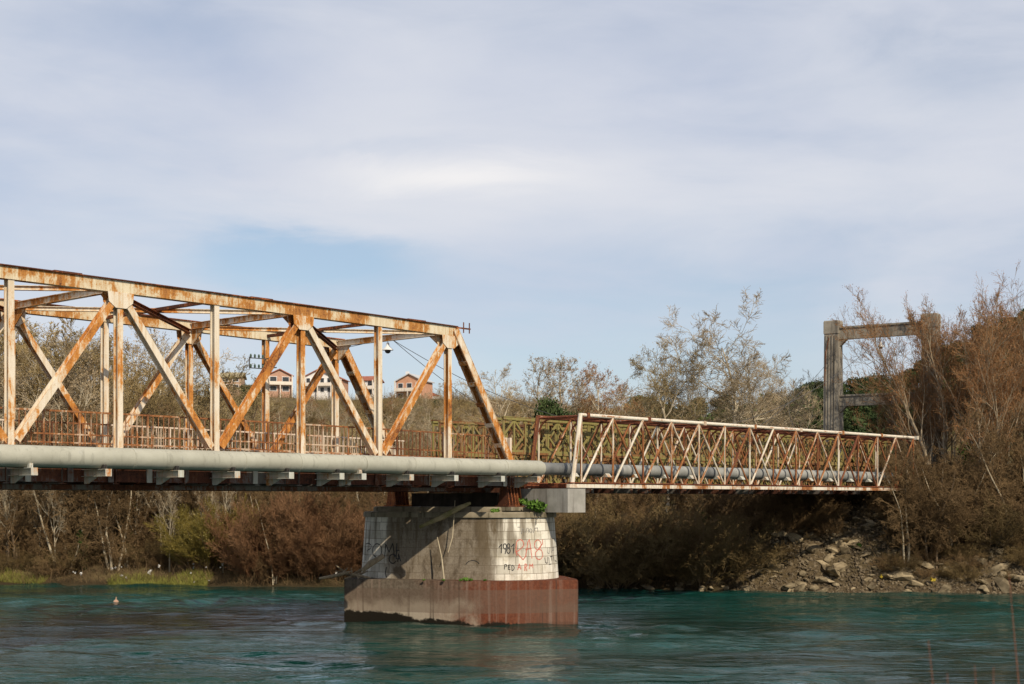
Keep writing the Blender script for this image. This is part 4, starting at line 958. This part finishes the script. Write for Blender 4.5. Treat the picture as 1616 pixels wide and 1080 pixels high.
# tall woodland behind the left half of the bridge
G1 = 'tall bare woodland behind the truss bridge'
for (u, v, Y) in ((-120, 500, 112), (-60, 520, 108), (-20, 512, 114), (24, 520, 107), (70, 500, 110), (112, 522, 106), (150, 545, 112), (192, 508, 110), (238, 514, 107), (262, 545, 114), (300, 575, 110), (345, 600, 116), (45, 560, 102), (130, 575, 101), (215, 560, 102), (-30, 580, 100), (5, 505, 118), (95, 512, 119), (175, 525, 117), (50, 530, 104), (222, 530, 119), (165, 560, 104), (285, 600, 105), (255, 590, 101), (90, 600, 98), (10, 590, 99), (372, 610, 118), (180, 610, 98)):
    plant('pale' if int(u) % 4 == 2 else 'poplar', u, Y, v - 8, None, ('pale' if int(u) % 4 == 2 else 'olive brown') + (' tall' if v < 530 else ' lower') + ' bare tree, ' + bay(u, 'behind '), G1, 1.25)
G2 = 'bare trees on the left bank'
for i, u in enumerate(range(-150, 620, 21)):
    Y = shore((u - CX) / F * 90) + rp.uniform(2.5, 9); v = rp.uniform(640, 705) if u < 330 else rp.uniform(690, 745)
    plant(('thick', 'thickp', 'thick')[i % 3], u + rp.uniform(-12, 12), Y, v, None, ('dark ' if i % 3 != 1 else 'pale limbed ') + 'thin tangled bare tree on the left bank, ' + bay(u, 'below '), G2, 0.85)
for i, u in enumerate((-60, 12, 62, 88, 142, 178, 212, 255, 268, 318, 352)):
    plant('pale', u, shore((u - CX) / F * 90) + rp.uniform(2.4, 4.5), rp.uniform(640, 720), None, 'straight pale trunked bare tree near the water, ' + bay(u, 'below '), G2, 0.55)
for i, u in enumerate(range(-160, 340, 30)):
    Y = shore((u - CX) / F * 90) + (rp.uniform(3.2, 5) if 165 < u < 300 else rp.uniform(1.4, 5))
    plant(('shrub', 'shrubo')[i % 2], u + rp.uniform(-8, 8), Y, None, rp.uniform(1.3, 2.6), ('brown' if i % 2 == 0 else 'dun') + ' low bare shrub at the left water edge, ' + bay(u, 'below '), 'brown shrubs along the left bank', 1.1)
for (u, h, lab) in ((330, 4.6, 'yellow green willow shrub left of the red brown shrubs on the left bank'), (372, 4.0, 'smaller yellow willow shrub beside the red brown shrubs'), (300, 2.6, 'low yellow green willow shrub behind the grassy patch')):
    plant('yellow', u, shore((u - CX) / F * 90) + 2.8, None, h, lab, None, 1.0)
for i, (u, h, dy) in enumerate(((418, 5.2, 2.2), (462, 5.6, 2.8), (508, 5.0, 2.2), (545, 4.6, 2.6), (440, 3.4, 1.3), (490, 3.2, 1.2), (535, 2.8, 1.2), (572, 4.2, 3.0), (600, 4.4, 3.4))):
    plant('red', u, shore((u - CX) / F * 88) + dy, None, h, 'red brown twiggy shrub on the bank left of the pier', 'red brown shrubs left of the pier', 1.05)
plant('thickp', 432, 88.3, 752, None, 'pale slanting bare sapling among the red brown shrubs left of the pier', None, 0.5)
plant('thickp', 205, 92.5, 640, None, 'pale trunked tree above the grassy patch on the left bank', None, 0.7)
for i in range(300):
    u = rp.uniform(235, 1010); Y = 122 + 170 * rp.random() ** 1.1
    hb = rp.uniform(4.5, 8.5) if i % 5 != 1 else rp.uniform(2.8, 4.6)
    if 330 < u < 700: hb = min(hb, H + (HY - (rp.uniform(616, 640) if i % 5 != 1 else 642)) / F * Y - gz((u - CX) / F * Y, Y))
    if hb < 1.4: continue
    plant(('poplar', 'shrubo', 'poplar', 'palerust' if i % 3 else 'pale', 'pale')[i % 5], u, Y, None, hb, 'olive brown bare bush on the slope below the village houses', 'bushes on the village slope', 1.3)
# right of the pier, behind and below the slim truss
G3 = 'shrubs under the slim pipe truss'
for i, u in enumerate(range(640, 1128, 20)):
    Y = shore((u - CX) / F * 86) + rp.uniform(1.0, 5.5)
    plant(('shrubo', 'shrub', 'shrubo')[i % 3], u + rp.uniform(-10, 10), Y, None, rp.uniform(2.8, 4.8), ('brown' if i % 3 == 1 else 'dun') + ' bare shrub on the bank beneath the slim pipe truss, ' + third(u), G3, 1.1)
for i in range(20):  # extra shrubs added here to darken the slope under the truss end
    u = 1122 + 9.5 * i; Y = shore((u - CX) / F * 86) + rp.uniform(3.5, 9)
    plant('shrub', u, Y, None, rp.uniform(1.4, 2.8), 'low brown shrub in the shade high under the end of the slim pipe truss', 'shaded shrubs under the truss end', 1.1)
for i, u in enumerate(range(650, 1300, 40)):
    Y = shore((u - CX) / F * 86) + rp.uniform(6, 14)
    plant('thick', u + rp.uniform(-12, 12), Y, rp.uniform(668, 720), None, 'bare tree behind the slim pipe truss, ' + third(u), 'bare trees behind the slim pipe truss', 0.85)
# trees on the skyline between the bridge and the tower
for (u, v, Y, k, lab) in ((800, 578, 140, 'pale', 'pale bare tree on the skyline, first one right of the bridge end post'), (838, 562, 146, 'pale', 'pale bare tree with a dense twiggy head above the pier'), (872, 560, 140, 'pale', 'pale bare tree behind the dark green bush above the panel bridge'),
                          (915, 566, 143, 'palerust', 'russet tinged bare tree in the skyline clump, left of its reddest one'), (950, 572, 138, 'palerust', 'reddest bare tree of the skyline clump above the slim truss'), (985, 595, 146, 'palerust', 'shorter russet bare tree ending the skyline clump on the right'),
                          (770, 610, 150, 'pale', 'small pale bare tree touching the rusty end post'), (1015, 622, 150, 'palerust', 'low russet bare tree at the right foot of the skyline clump')):
    plant(k, u, Y, v, None, lab, None, 1.15)
for (u, v, Y, k, w, rz, lab) in ((1150, 455, 106, 'syc', 1.1, 0.5, 'tallest pale plane tree with crooked bare limbs left of the tower'), (1215, 530, 103, 'syc', 1.0, 2.2, 'spreading pale plane tree between the tallest one and the tower'), (1082, 530, 108, 'sycy', 0.95, 1.0, 'yellowish plane tree left of the tallest plane tree'),
                                (1262, 560, 101, 'syc', 0.8, 4.0, 'low pale plane tree whose branches cross the tower leg'), (1110, 570, 112, 'syc', 0.9, 3.0, 'dense bare plane tree behind the yellowish one'), (1180, 575, 116, 'syc', 1.0, 5.0, 'plane tree in shadowy tangle behind the tallest plane tree'), (1055, 600, 110, 'sycy', 0.9, 5.5, 'lowest yellowish plane tree at the left of the plane clump'), (1235, 590, 112, 'syc', 1.0, 1.7, 'low plane tree behind the one nearest the tower')):
    plant(k, u, Y, v, None, lab, None, w, None, rz)
# right hand bank
for (u, v, Y, lab) in ((1488, 446, 90, 'tall russet tree in front of the right tower leg'), (1556, 452, 87, 'tallest rust orange tree at the right edge of the wood'), (1612, 468, 89, 'russet tree cut by the right picture edge'), (1440, 575, 94, 'lower russet tree spreading between the tower legs'),
                       (1462, 478, 93, 'slim russet tree just left of the right tower leg'), (1590, 452, 91, 'dense russet tree left of the one cut by the picture edge'), (1522, 456, 91, 'upright russet tree between the two tallest russet trees'), (1670, 450, 90, 'outer russet tree beyond the right edge tree'), (1720, 480, 92, 'last russet tree of the right bank wood')):
    plant('russet', u, Y, v, None, lab, None, 0.85 if v < 500 else 1.2)
G4 = 'tangled bare trees on the right bank'
for i, (u, Y, v) in enumerate(((1430, 84.4, 700), (1470, 84.2, 690), (1505, 85.5, 672), (1552, 85, 650), (1598, 85, 640), (1640, 85.5, 650), (1575, 89, 620), (1400, 88.5, 705), (1690, 86, 640), (1730, 87, 650))):
    plant(('thickp', 'thick')[i % 2], u, Y, v, None, 'tangled grey brown bare tree over the rubble of the right bank', G4, 0.95)
for i, u in enumerate(range(1392, 1740, 16)):
    X = (u - CX) / F * 85; Y = float(shore(X)) + rp.uniform(2.0, 8.0)
    plant(('shrub', 'shrub', 'shrubo')[i % 3], u, Y, None, rp.uniform(1.4, 3.6), 'bare twiggy shrub above the rocks of the right bank', 'shrubs above the right bank rocks', 1.15)

for i in range(34):
    u = rp.uniform(1395, 1700); X = (u - CX) / F * 84
    plant(('shrub', 'shrubo')[i % 2], u, float(shore(X)) + rp.uniform(0.6, 4.0), None, rp.uniform(0.5, 1.3), 'small dry shrub growing between the rocks of the right bank', 'small shrubs between the right bank rocks', 1.1)

# ------------------------------------------------------------------ evergreen bushes, cypresses, ivy
def leafy(key, name, blobs, n, size, seed, mat, cat, trunk_h, tr=0.12, twigs=None):
    nr = np.random.default_rng(seed); pts = []
    per = n // len(blobs)
    for (x, y, z, rx, ry, rz) in blobs:
        d = nr.normal(size=(per, 3)); d /= np.linalg.norm(d, axis=1, keepdims=True); rad = nr.uniform(0.35, 1.0, (per, 1)) ** 0.5
        lump = 1 + 0.25 * np.sin(d[:, 0:1] * 5 + seed) * np.sin(d[:, 1:2] * 6) + 0.15 * np.sin(d[:, 2:3] * 9 + x)
        pts.append(np.array([[x, y, z]]) + d * rad * lump * np.array([[rx, ry, rz]]))
    Pn = np.concatenate(pts)
    r = bpy.data.objects.new(name, None); r['category'] = cat
    link('trunk', tubes([(0, 0, -0.5, 0.05, 0, trunk_h * 0.5, tr, tr * 0.8), (0.05, 0, trunk_h * 0.5, 0, 0.05, trunk_h, tr * 0.8, tr * 0.4)], 'trunk', M['bark'], 6), r)
    link('crown', quads(Pn, size, nr, 'crown', M[mat], 1.5), r)
    PROTO.setdefault(key, []).append([r, float(Pn[:, 2].max()), False])
nr = np.random.default_rng(9)
for s in (1, 2, 3):
    bl = [(nr.uniform(-1.6, 1.6), nr.uniform(-1.4, 1.4), nr.uniform(1.6, 4.6), nr.uniform(0.9, 1.5), nr.uniform(0.9, 1.5), nr.uniform(0.7, 1.3)) for _ in range(13)]
    leafy('ever', 'evergreen_tree', bl, 11000, 0.17, s, 'leaf', 'tree', 4.2)
leafy('evb', 'evergreen_bush', [(nr.uniform(-1.2, 1.2), nr.uniform(-1, 1), nr.uniform(0.7, 1.8), 0.8, 0.8, 0.7) for _ in range(9)], 4500, 0.17, 8, 'leaf_ivy', 'bush', 1.4)
leafy('cyp', 'cypress', [(0, 0, 0.8 + 0.75 * i, 0.62 * (1 - 0.08 * i), 0.62 * (1 - 0.08 * i), 0.8) for i in range(10)], 4000, 0.22, 5, 'leaf', 'tree', 6)
leafy('ivy', 'ivy', [(nr.uniform(-0.25, 0.25), nr.uniform(-0.25, 0.25), 0.4 + 0.5 * i, 0.42, 0.42, 0.42) for i in range(8)], 2600, 0.12, 6, 'leaf_ivy', 'ivy', 3.8)
leafy('fern', 'leafy_plant', [(nr.uniform(-0.25, 0.25), nr.uniform(-0.2, 0.2), nr.uniform(0.12, 0.3), 0.2, 0.2, 0.16) for _ in range(9)], 900, 0.09, 12, 'leaf_bright', 'plant', 0.2, 0.015)
for (u, v, Y, lab) in ((690, 632, 300, 'green round tree right of the chapel on the hill'), (660, 672, 280, 'low dark green tree on the slope under the orange house'), (715, 662, 300, 'dark green tree on the slope beside the end post'), (862, 624, 135, 'dark green ivy covered tree before the pale skyline trees'), (735, 655, 310, 'green tree right of the round hill tree'),
                       (395, 606, 385, 'small round evergreen between the brown and the brick house'), (905, 648, 128, 'small dark evergreen below the russet skyline trees'), (1040, 640, 180, 'round dark evergreen in the dip left of the plane trees'),
                       (1355, 655, 108, 'bright evergreen between the tower legs just above the slim truss'), (1275, 622, 200, 'dark evergreen left of the tower'), (1250, 632, 215, 'rounded dark evergreen behind the low plane tree')):
    plant('ever', u, Y, v, None, lab, None, 0.55 if u in (862, 905) else 1.1)
for i in range(58):
    u = rp.uniform(1240, 1760); Y = rp.uniform(190, 400)
    plant('ever', u, Y, None, rp.uniform(5, 10), 'dark evergreen on the wooded hill behind the right bank', 'evergreens on the right hill', rp.uniform(0.9, 1.3))
for i in range(26):
    u = rp.uniform(990, 1320); Y = rp.uniform(200, 330)
    plant('ever' if i % 3 else 'evb', u, Y, None, rp.uniform(4, 7), 'dark evergreen in the low wood behind the plane trees', 'evergreens behind the plane trees', rp.uniform(0.9, 1.4))
for i, (u, v, Y) in enumerate(((1338, 612, 330), (1347, 604, 335), (1357, 610, 330), (1366, 606, 340), (1375, 600, 335), (1384, 605, 330), (1395, 597, 335), (1410, 590, 330), (1425, 592, 338), (715, 616, 400), (1330, 612, 325))):
    plant('cyp', u, Y, v, None, 'slender dark cypress on the hill seen through the tower' if u > 1000 else 'slender dark cypress right of the chapel', 'cypresses seen through the tower' if u > 1000 else None, 0.8)
for (u, Y, h, lab) in ((202, 93, 4.2, 'bright ivy column on a trunk in the left bank wood'), (130, 92, 2.6, 'short ivy clump low in the left bank wood'), (1128, 92, 4.0, 'tall ivy column on a trunk under the slim pipe truss'), (1108, 90.5, 2.2, 'ivy clump low beside the tall ivy column'), (1530, 88, 4.4, 'ivy on a trunk in the right bank tangle')):
    plant('ivy', u, Y, None, h, lab, None, 1.1)
def plant_at(key, p, h, label, group=None):
    e = PROTO[key][0]; sc = h / e[1]
    if not e[2]:
        e[2] = True; r = e[0]; COL.objects.link(r); r.location = p; r.scale = (sc,) * 3; r['label'] = label
        if group: r['group'] = group
        return r
    r = dup(e[0], p, rp.uniform(0, 6), sc, label, group)
    if not group and 'group' in r: del r['group']
    return r
plant_at('fern', at(846, 808, 61.9), 0.52, 'bright green leafy plant growing on the pier cap below the crosshead')
plant_at('fern', at(782, 812, 61.6), 0.26, 'small green tuft on the pier cap left of the bearing')
plant_at('fern', at(826, 797, 62.6), 0.3, 'green tuft behind the rusty bearing on the pier')
for i, (u, h) in enumerate(((735, 0.16), (742, 0.12), (727, 0.10), (765, 0.09), (700, 0.09), (668, 0.08))):
    plant_at('fern', Vector(((u - CX) / F * 60.7, 60.75 + (0.25 if u < 690 else 0), ZC)), h, 'little grass tuft on the ledge of the red brown footing', 'grass tufts on the footing ledge')
for (u, Y, h) in ((1470, 85.5, 0.45), (1352, 86, 0.35)):
    plant('evb', u, Y, None, h, 'low green bush on the rubble of the right bank' if u > 1400 else 'low green bush under the end of the slim truss', None, 1.2)

# ------------------------------------------------------------------ uncountable growth
def blades(name, mat, n, fx, seed, lmin, lmax, width, lean=0.5):
    nr = np.random.default_rng(seed); X, Y = fx(nr, n); n = len(X); Z = ground_h(X, Y)
    P0 = np.stack([X, Y, Z - 0.05], 1); d = nr.normal(0, lean, (n, 3)); d[:, 2] = 1; d /= np.linalg.norm(d, axis=1, keepdims=True)
    L = nr.uniform(lmin, lmax, (n, 1)) * (0.6 + 0.8 * nr.random((n, 1)) ** 2); sd = np.stack([nr.uniform(-1, 1, n), nr.uniform(-1, 1, n), np.zeros(n)], 1); sd /= np.linalg.norm(sd, axis=1, keepdims=True) + 1e-6
    bend = nr.normal(0, 0.25, (n, 3)) * L; mid = P0 + d * L * 0.55; tip = P0 + d * L + bend; w = width * L / lmax
    V = np.stack([P0 - sd * w, P0 + sd * w, mid + sd * w * 0.8, mid - sd * w * 0.8, tip + sd * w * 0.3, tip - sd * w * 0.3], 1).reshape(-1, 3)
    b = (np.arange(n) * 6)[:, None]
    return tag(link(name, np_mesh(name, V, np.concatenate([b + np.array([[0, 1, 2, 3]]), b + np.array([[3, 2, 4, 5]])]), M[mat])), kind='stuff')
def f_under(nr, n):
    X = nr.uniform(-62, 62, n); d = 0.2 + 22 * nr.random(n) ** 1.4
    k = ~((X > 14) & (X < 45) & (d < 4.5) & (nr.random(n) < 0.9))
    X, d = X[k], d[k]; return X, shore(X) + d
blades('undergrowth', 'under', 110000, f_under, 1, 0.25, 1.3, 0.012, 0.8)
def f_scrub(nr, n):
    Y = 112 + 330 * nr.random(n) ** 0.85; u = nr.uniform(-250, 1900, n); X = (u - CX) / F * Y
    k = np.sin(X * 0.55 + 1.3 * np.sin(Y * 0.21)) * np.sin(Y * 0.33 + 1.7 * np.sin(X * 0.17)) + 0.9 * nr.random(n) > 0.12
    return X[k], Y[k]
blades('hillside_scrub', 'scrub', 260000, f_scrub, 2, 0.5, 2.8, 0.032, 0.9)
def f_grass(nr, n):
    u = nr.uniform(170, 330, n); X = (u - CX) / F * 89; return X, shore(X) + nr.uniform(0.1, 2.4, n) * nr.random(n) ** 0.5
blades('bank_grass', 'grass', 26000, f_grass, 3, 0.08, 0.3, 0.012, 0.5)
def f_grass2(nr, n):
    u = nr.uniform(-60, 60, n); X = (u - CX) / F * 89; return X, shore(X) + nr.uniform(0.3, 2.0, n)
blades('bank_grass', 'grass', 9000, f_grass2, 4, 0.08, 0.35, 0.012, 0.5)

def rubble():
    nr = np.random.default_rng(11); n = 9000
    u = nr.uniform(1160, 1720, n); X = (u - CX) / F * 84; d = -0.3 + 7.0 * nr.random(n) ** 1.1; k = (u > 1230) | (d < 2.2); X, d = X[k], d[k]; n = len(X)
    Y = shore(X) + d; P0 = np.stack([X, Y, ground_h(X, Y)], 1); sz = 0.04 + 0.12 * nr.random((n, 1, 1)) ** 2
    o = np.array([[1, 0, 0], [0, 1, 0], [-1, 0, 0], [0, -1, 0], [0, 0, 0.8], [0, 0, -0.8]])[None] * nr.uniform(0.6, 1.4, (n, 6, 1)) + nr.normal(0, 0.25, (n, 6, 3))
    V = (P0[:, None] + o * sz).reshape(-1, 3); b = (np.arange(n) * 6)[:, None]
    T = np.concatenate([b + np.array([[i, (i + 1) % 4, 4]]) for i in range(4)] + [b + np.array([[(i + 1) % 4, i, 5]]) for i in range(4)])
    tag(link('rubble', np_mesh('rubble', V, T, M['gravel'])), kind='stuff')
rubble()

# ------------------------------------------------------------------ rocks, litter, buoy, foreground stems
rr = random.Random(3); rocks = []
for i in range(7):
    bm = bmesh.new(); k = rr.uniform(0.5, 0.8)
    for _ in range(16): 
        v = Vector((rr.gauss(0, 1), rr.gauss(0, 1), rr.gauss(0, 1))).normalized(); bm.verts.new((v.x, v.y * 0.8, v.z * k))
    res = bmesh.ops.convex_hull(bm, input=bm.verts)
    bmesh.ops.delete(bm, geom=[g for g in res['geom_interior'] if isinstance(g, bmesh.types.BMVert)], context='VERTS')
    me = bpy.data.meshes.new('boulder'); bm.to_mesh(me); bm.free(); me.materials.append(M['rock']); rocks.append(me)
def rock(X, Y, s, sink=0.25, label='tan grey boulder in the rubble slope of the right bank', group='boulders of the right bank rubble'):
    o = link('boulder', rocks[rr.randrange(7)]); o.location = (X, Y, gz(X, Y) + s * sink); o.rotation_euler = (rr.uniform(-.7, .7), rr.uniform(-.6, .6), rr.uniform(0, 6.28)); o.scale = (s * rr.uniform(.9, 1.9), s * rr.uniform(.7, 1.2), s * rr.uniform(.45, .95))
    return tag(o, label, 'boulder', group)
for i in range(290):
    u = rr.uniform(1170, 1680); X = (u - CX) / F * 84; d = 6.5 * rr.random() ** 1.15
    if u < 1230 and d > 2.5: continue
    rock(X, float(shore(X)) - 0.25 + d, rr.choice((0.16, 0.22, 0.28, 0.36, 0.46, 0.6)) * (1.15 if d < 1.8 else 0.9), rr.uniform(0.0, 0.3))
for i in range(26):
    u = rr.uniform(930, 1180); X = (u - CX) / F * 85; rock(X, float(shore(X)) + rr.uniform(-0.2, 1.0), rr.uniform(0.12, 0.32), 0.2, 'small grey stone at the water line under the slim truss', 'stones at the water line under the slim truss')
scr = []
for i in range(3):
    bm = bmesh.new(); bmesh.ops.create_grid(bm, x_segments=4, y_segments=4, size=0.16)
    for v in bm.verts: v.co += Vector((rr.uniform(-.05, .05), rr.uniform(-.05, .05), rr.uniform(-.12, .12)))
    bmesh.ops.solidify(bm, geom=bm.faces[:], thickness=0.006)
    me = bpy.data.meshes.new('plastic_scrap'); bm.to_mesh(me); bm.free(); me.materials.append(M['scrap']); scr.append(me)
for i in range(26):
    u = rr.choice((rr.uniform(60, 560), rr.uniform(150, 370))); X = (u - CX) / F * 89; Y = float(shore(X)) + rr.uniform(0.1, 2.6)
    o = link('plastic_scrap', scr[i % 3]); o.location = (X, Y, gz(X, Y) + rr.uniform(0.15, 0.7)); o.rotation_euler = (rr.uniform(0, 3), rr.uniform(0, 3), rr.uniform(0, 3)); s = rr.uniform(0.25, 0.7); o.scale = (s, s * 0.7, s)
    tag(o, 'pale scrap of plastic caught in the growth along the left water edge', 'litter', 'plastic scraps on the left bank')
o = link('plastic_scrap', scr[0].copy()); o.data.materials[0] = M['scrap_yellow']; p = at(1472, 912, 82.9); o.location = (p.x, p.y, gz(p.x, p.y) + 0.5); o.rotation_euler = (1.2, 0.3, 0.4); o.scale = (1.1, 0.6, 0.8)
tag(o, 'yellow scrap of plastic lying on the right bank rocks', 'litter')
o = link('plastic_scrap', scr[1].copy()); o.data.materials[0] = M['scrap_yellow']; p = at(1391, 904, 83.4); o.location = (p.x, p.y, gz(p.x, p.y) + 0.5); o.rotation_euler = (1.4, 0.8, 0.4); o.scale = (0.6, 0.6, 0.6)
tag(o, 'small yellow scrap of plastic in the brush left of the larger one', 'litter')
p = at(183, 950, 74.8); by = thing('buoy', (p.x, p.y, -0.05), 'small faded orange float on the water near the left bank', 'float')
MB().tube([(0, 0, -0.12), (0, 0, -0.04), (0, 0, 0.06), (0, 0, 0.14), (0, 0, 0.18)], [0.06, 0.14, 0.15, 0.09, 0.02], 12).build('float_body', M['buoy'], by, (0, 0, 0), True)
MB().tube([(0, 0, 0.17), (0.02, 0, 0.30)], [0.035, 0.03], 8).build('neck', M['buoy'], by, (0, 0, 0), True)
for i, (u0, u1, v1, Y) in enumerate(((1482, 1465, 1010, 7.0), (1490, 1495, 1062, 7.2), (1555, 1568, 1052, 7.0), (1540, 1538, 1050, 7.4), (1612, 1592, 905, 7.6))):
    base = Vector(((u0 - CX) / F * Y, Y, gz((u0 - CX) / F * Y, Y))); top = at(u1, v1, Y); md = base.lerp(top, 0.5) + Vector((0.02, 0, 0.05))
    c = MB(); c.tube([Vector((0, 0, 0)), md - base, top - base], [0.0035, 0.003, 0.0015], 6)
    o = c.build('plant_stem', M['stem'], None, (0, 0, 0), True); o.location = base
    tag(o, ('thin reddish dry stem in the near foreground, leftmost one', 'short reddish stem just right of the leftmost one', 'leaning reddish stem right of the upright one', 'upright short stem between the leftmost pair and the leaning one', 'tall reddish dry stem at the right picture edge')[i], 'stem')

for lst in PROTO.values():          # drop the variants that were never planted
    for r, _h, used in lst:
        if not used:
            for ch in list(r.children): bpy.data.objects.remove(ch)
            bpy.data.objects.remove(r)

# ------------------------------------------------------------------ light, sky, camera
st, sa_, sz_ = 0.36, 1.0, -0.82
L = (D * st + N * sa_ + Vector((0, 0, sz_))).normalized()      # direction the light travels
sun = bpy.data.lights.new('sun', 'SUN'); sun.energy = 4.6; sun.angle = R(0.53); sun.color = (1.0, 0.87, 0.69)
so = bpy.data.objects.new('sun', sun); COL.objects.link(so); so.rotation_euler = L.to_track_quat('-Z', 'Y').to_euler(); so.location = (60, -80, 80)
el = math.asin(-L.z); azi = math.atan2(-L.x, -L.y)
w = bpy.data.worlds.new('World'); C.world = w; w.use_nodes = True
m = NT('', w.node_tree)
sky = m.n('ShaderNodeTexSky', {'sky_type': 'NISHITA', 'sun_disc': False, 'sun_elevation': el, 'sun_rotation': azi, 'air_density': 1.0, 'dust_density': 0.6, 'ozone_density': 1.4})
g = m.n('ShaderNodeTexCoord').outputs['Generated']
v = m.vscale(g, (1.0, 1.0, 3.6))
n1 = m.noise(v, 2.3, 6, 0.5, 0.3); n2 = m.noise(m.vscale(g, (1, 1, 3.5)), 6.0, 7, 0.6, 0.6)
sep = m.n('ShaderNodeSeparateXYZ', None, Vector=g); gx, gy, gzz = sep.outputs
ele = gzz; azx = m.math('DIVIDE', gx, m.math('MAXIMUM', gy, 0.05))
def blob(u, v_, su, sv):
    ex = (u - CX) / F; ez = (HY - v_) / F; ez = ez / math.sqrt(1 + ex * ex + ez * ez)
    a = m.math('DIVIDE', m.math('SUBTRACT', azx, ex), su / F); b = m.math('DIVIDE', m.math('SUBTRACT', m.math('ADD', ele, m.math('MULTIPLY', m.math('SUBTRACT', n2, 0.5), 0.05)), ez), sv / F)
    q = m.math('ADD', m.math('MULTIPLY', a, a), m.math('MULTIPLY', b, b))
    return m.math('EXPONENT', m.math('MULTIPLY', q, -1.0))
cov = m.math('MULTIPLY_ADD', n1, 0.75, m.math('MULTIPLY', n2, 0.38))
cov = m.math('ADD', cov, m.math('MULTIPLY', m.step(ele, 0.02, 0.2), 0.10))
for (u, v_, su, sv, k) in ((470, 412, 170, 36, -0.62), (620, 232, 140, 20, -0.16), (1480, 120, 200, 60, -0.10), (820, 560, 430, 50, -0.08), (1150, 480, 260, 50, -0.10), (250, 20, 170, 45, -0.10), (720, 275, 190, 26, 0.9), (1060, 170, 420, 90, 0.10), (420, 150, 420, 90, 0.10)):
    cov = m.math('MULTIPLY_ADD', blob(u, v_, su, sv), k, cov)
cl = m.math('MULTIPLY_ADD', m.step(cov, 0.26, 0.86), 0.76, 0.20)
hi = blob(720, 272, 190, 26)
ccol = m.mix(m.step(n1, 0.3, 0.7), (5.3, 5.75, 7.0), (6.9, 7.1, 7.7))
ccol = m.mix(m.math('MULTIPLY', hi, 0.8), ccol, (9.2, 8.9, 8.7))
col = m.mix(cl, sky.outputs[0], ccol)
bg = m.n('ShaderNodeBackground', None, Color=col, Strength=0.105)
o = m.n('ShaderNodeOutputWorld'); m.t.links.new(bg.outputs[0], o.inputs[0])

cd = bpy.data.cameras.new('camera'); co = bpy.data.objects.new('camera', cd); COL.objects.link(co)
co.location = (0, 0, H); co.rotation_euler = (R(90), 0, 0)
cd.sensor_width = 36; cd.lens = 36 * F / 1616; cd.shift_y = (HY - 540) / 1616; cd.clip_end = 6000; cd.clip_start = 0.1
cd.dof.use_dof = True; cd.dof.focus_distance = 66; cd.dof.aperture_fstop = 2.8
C.camera = co
C.view_settings.view_transform = 'Standard'; C.view_settings.look = 'None'; C.view_settings.exposure = 0; C.view_settings.gamma = 1
C.cycles.use_denoising = True if hasattr(C, 'cycles') else None
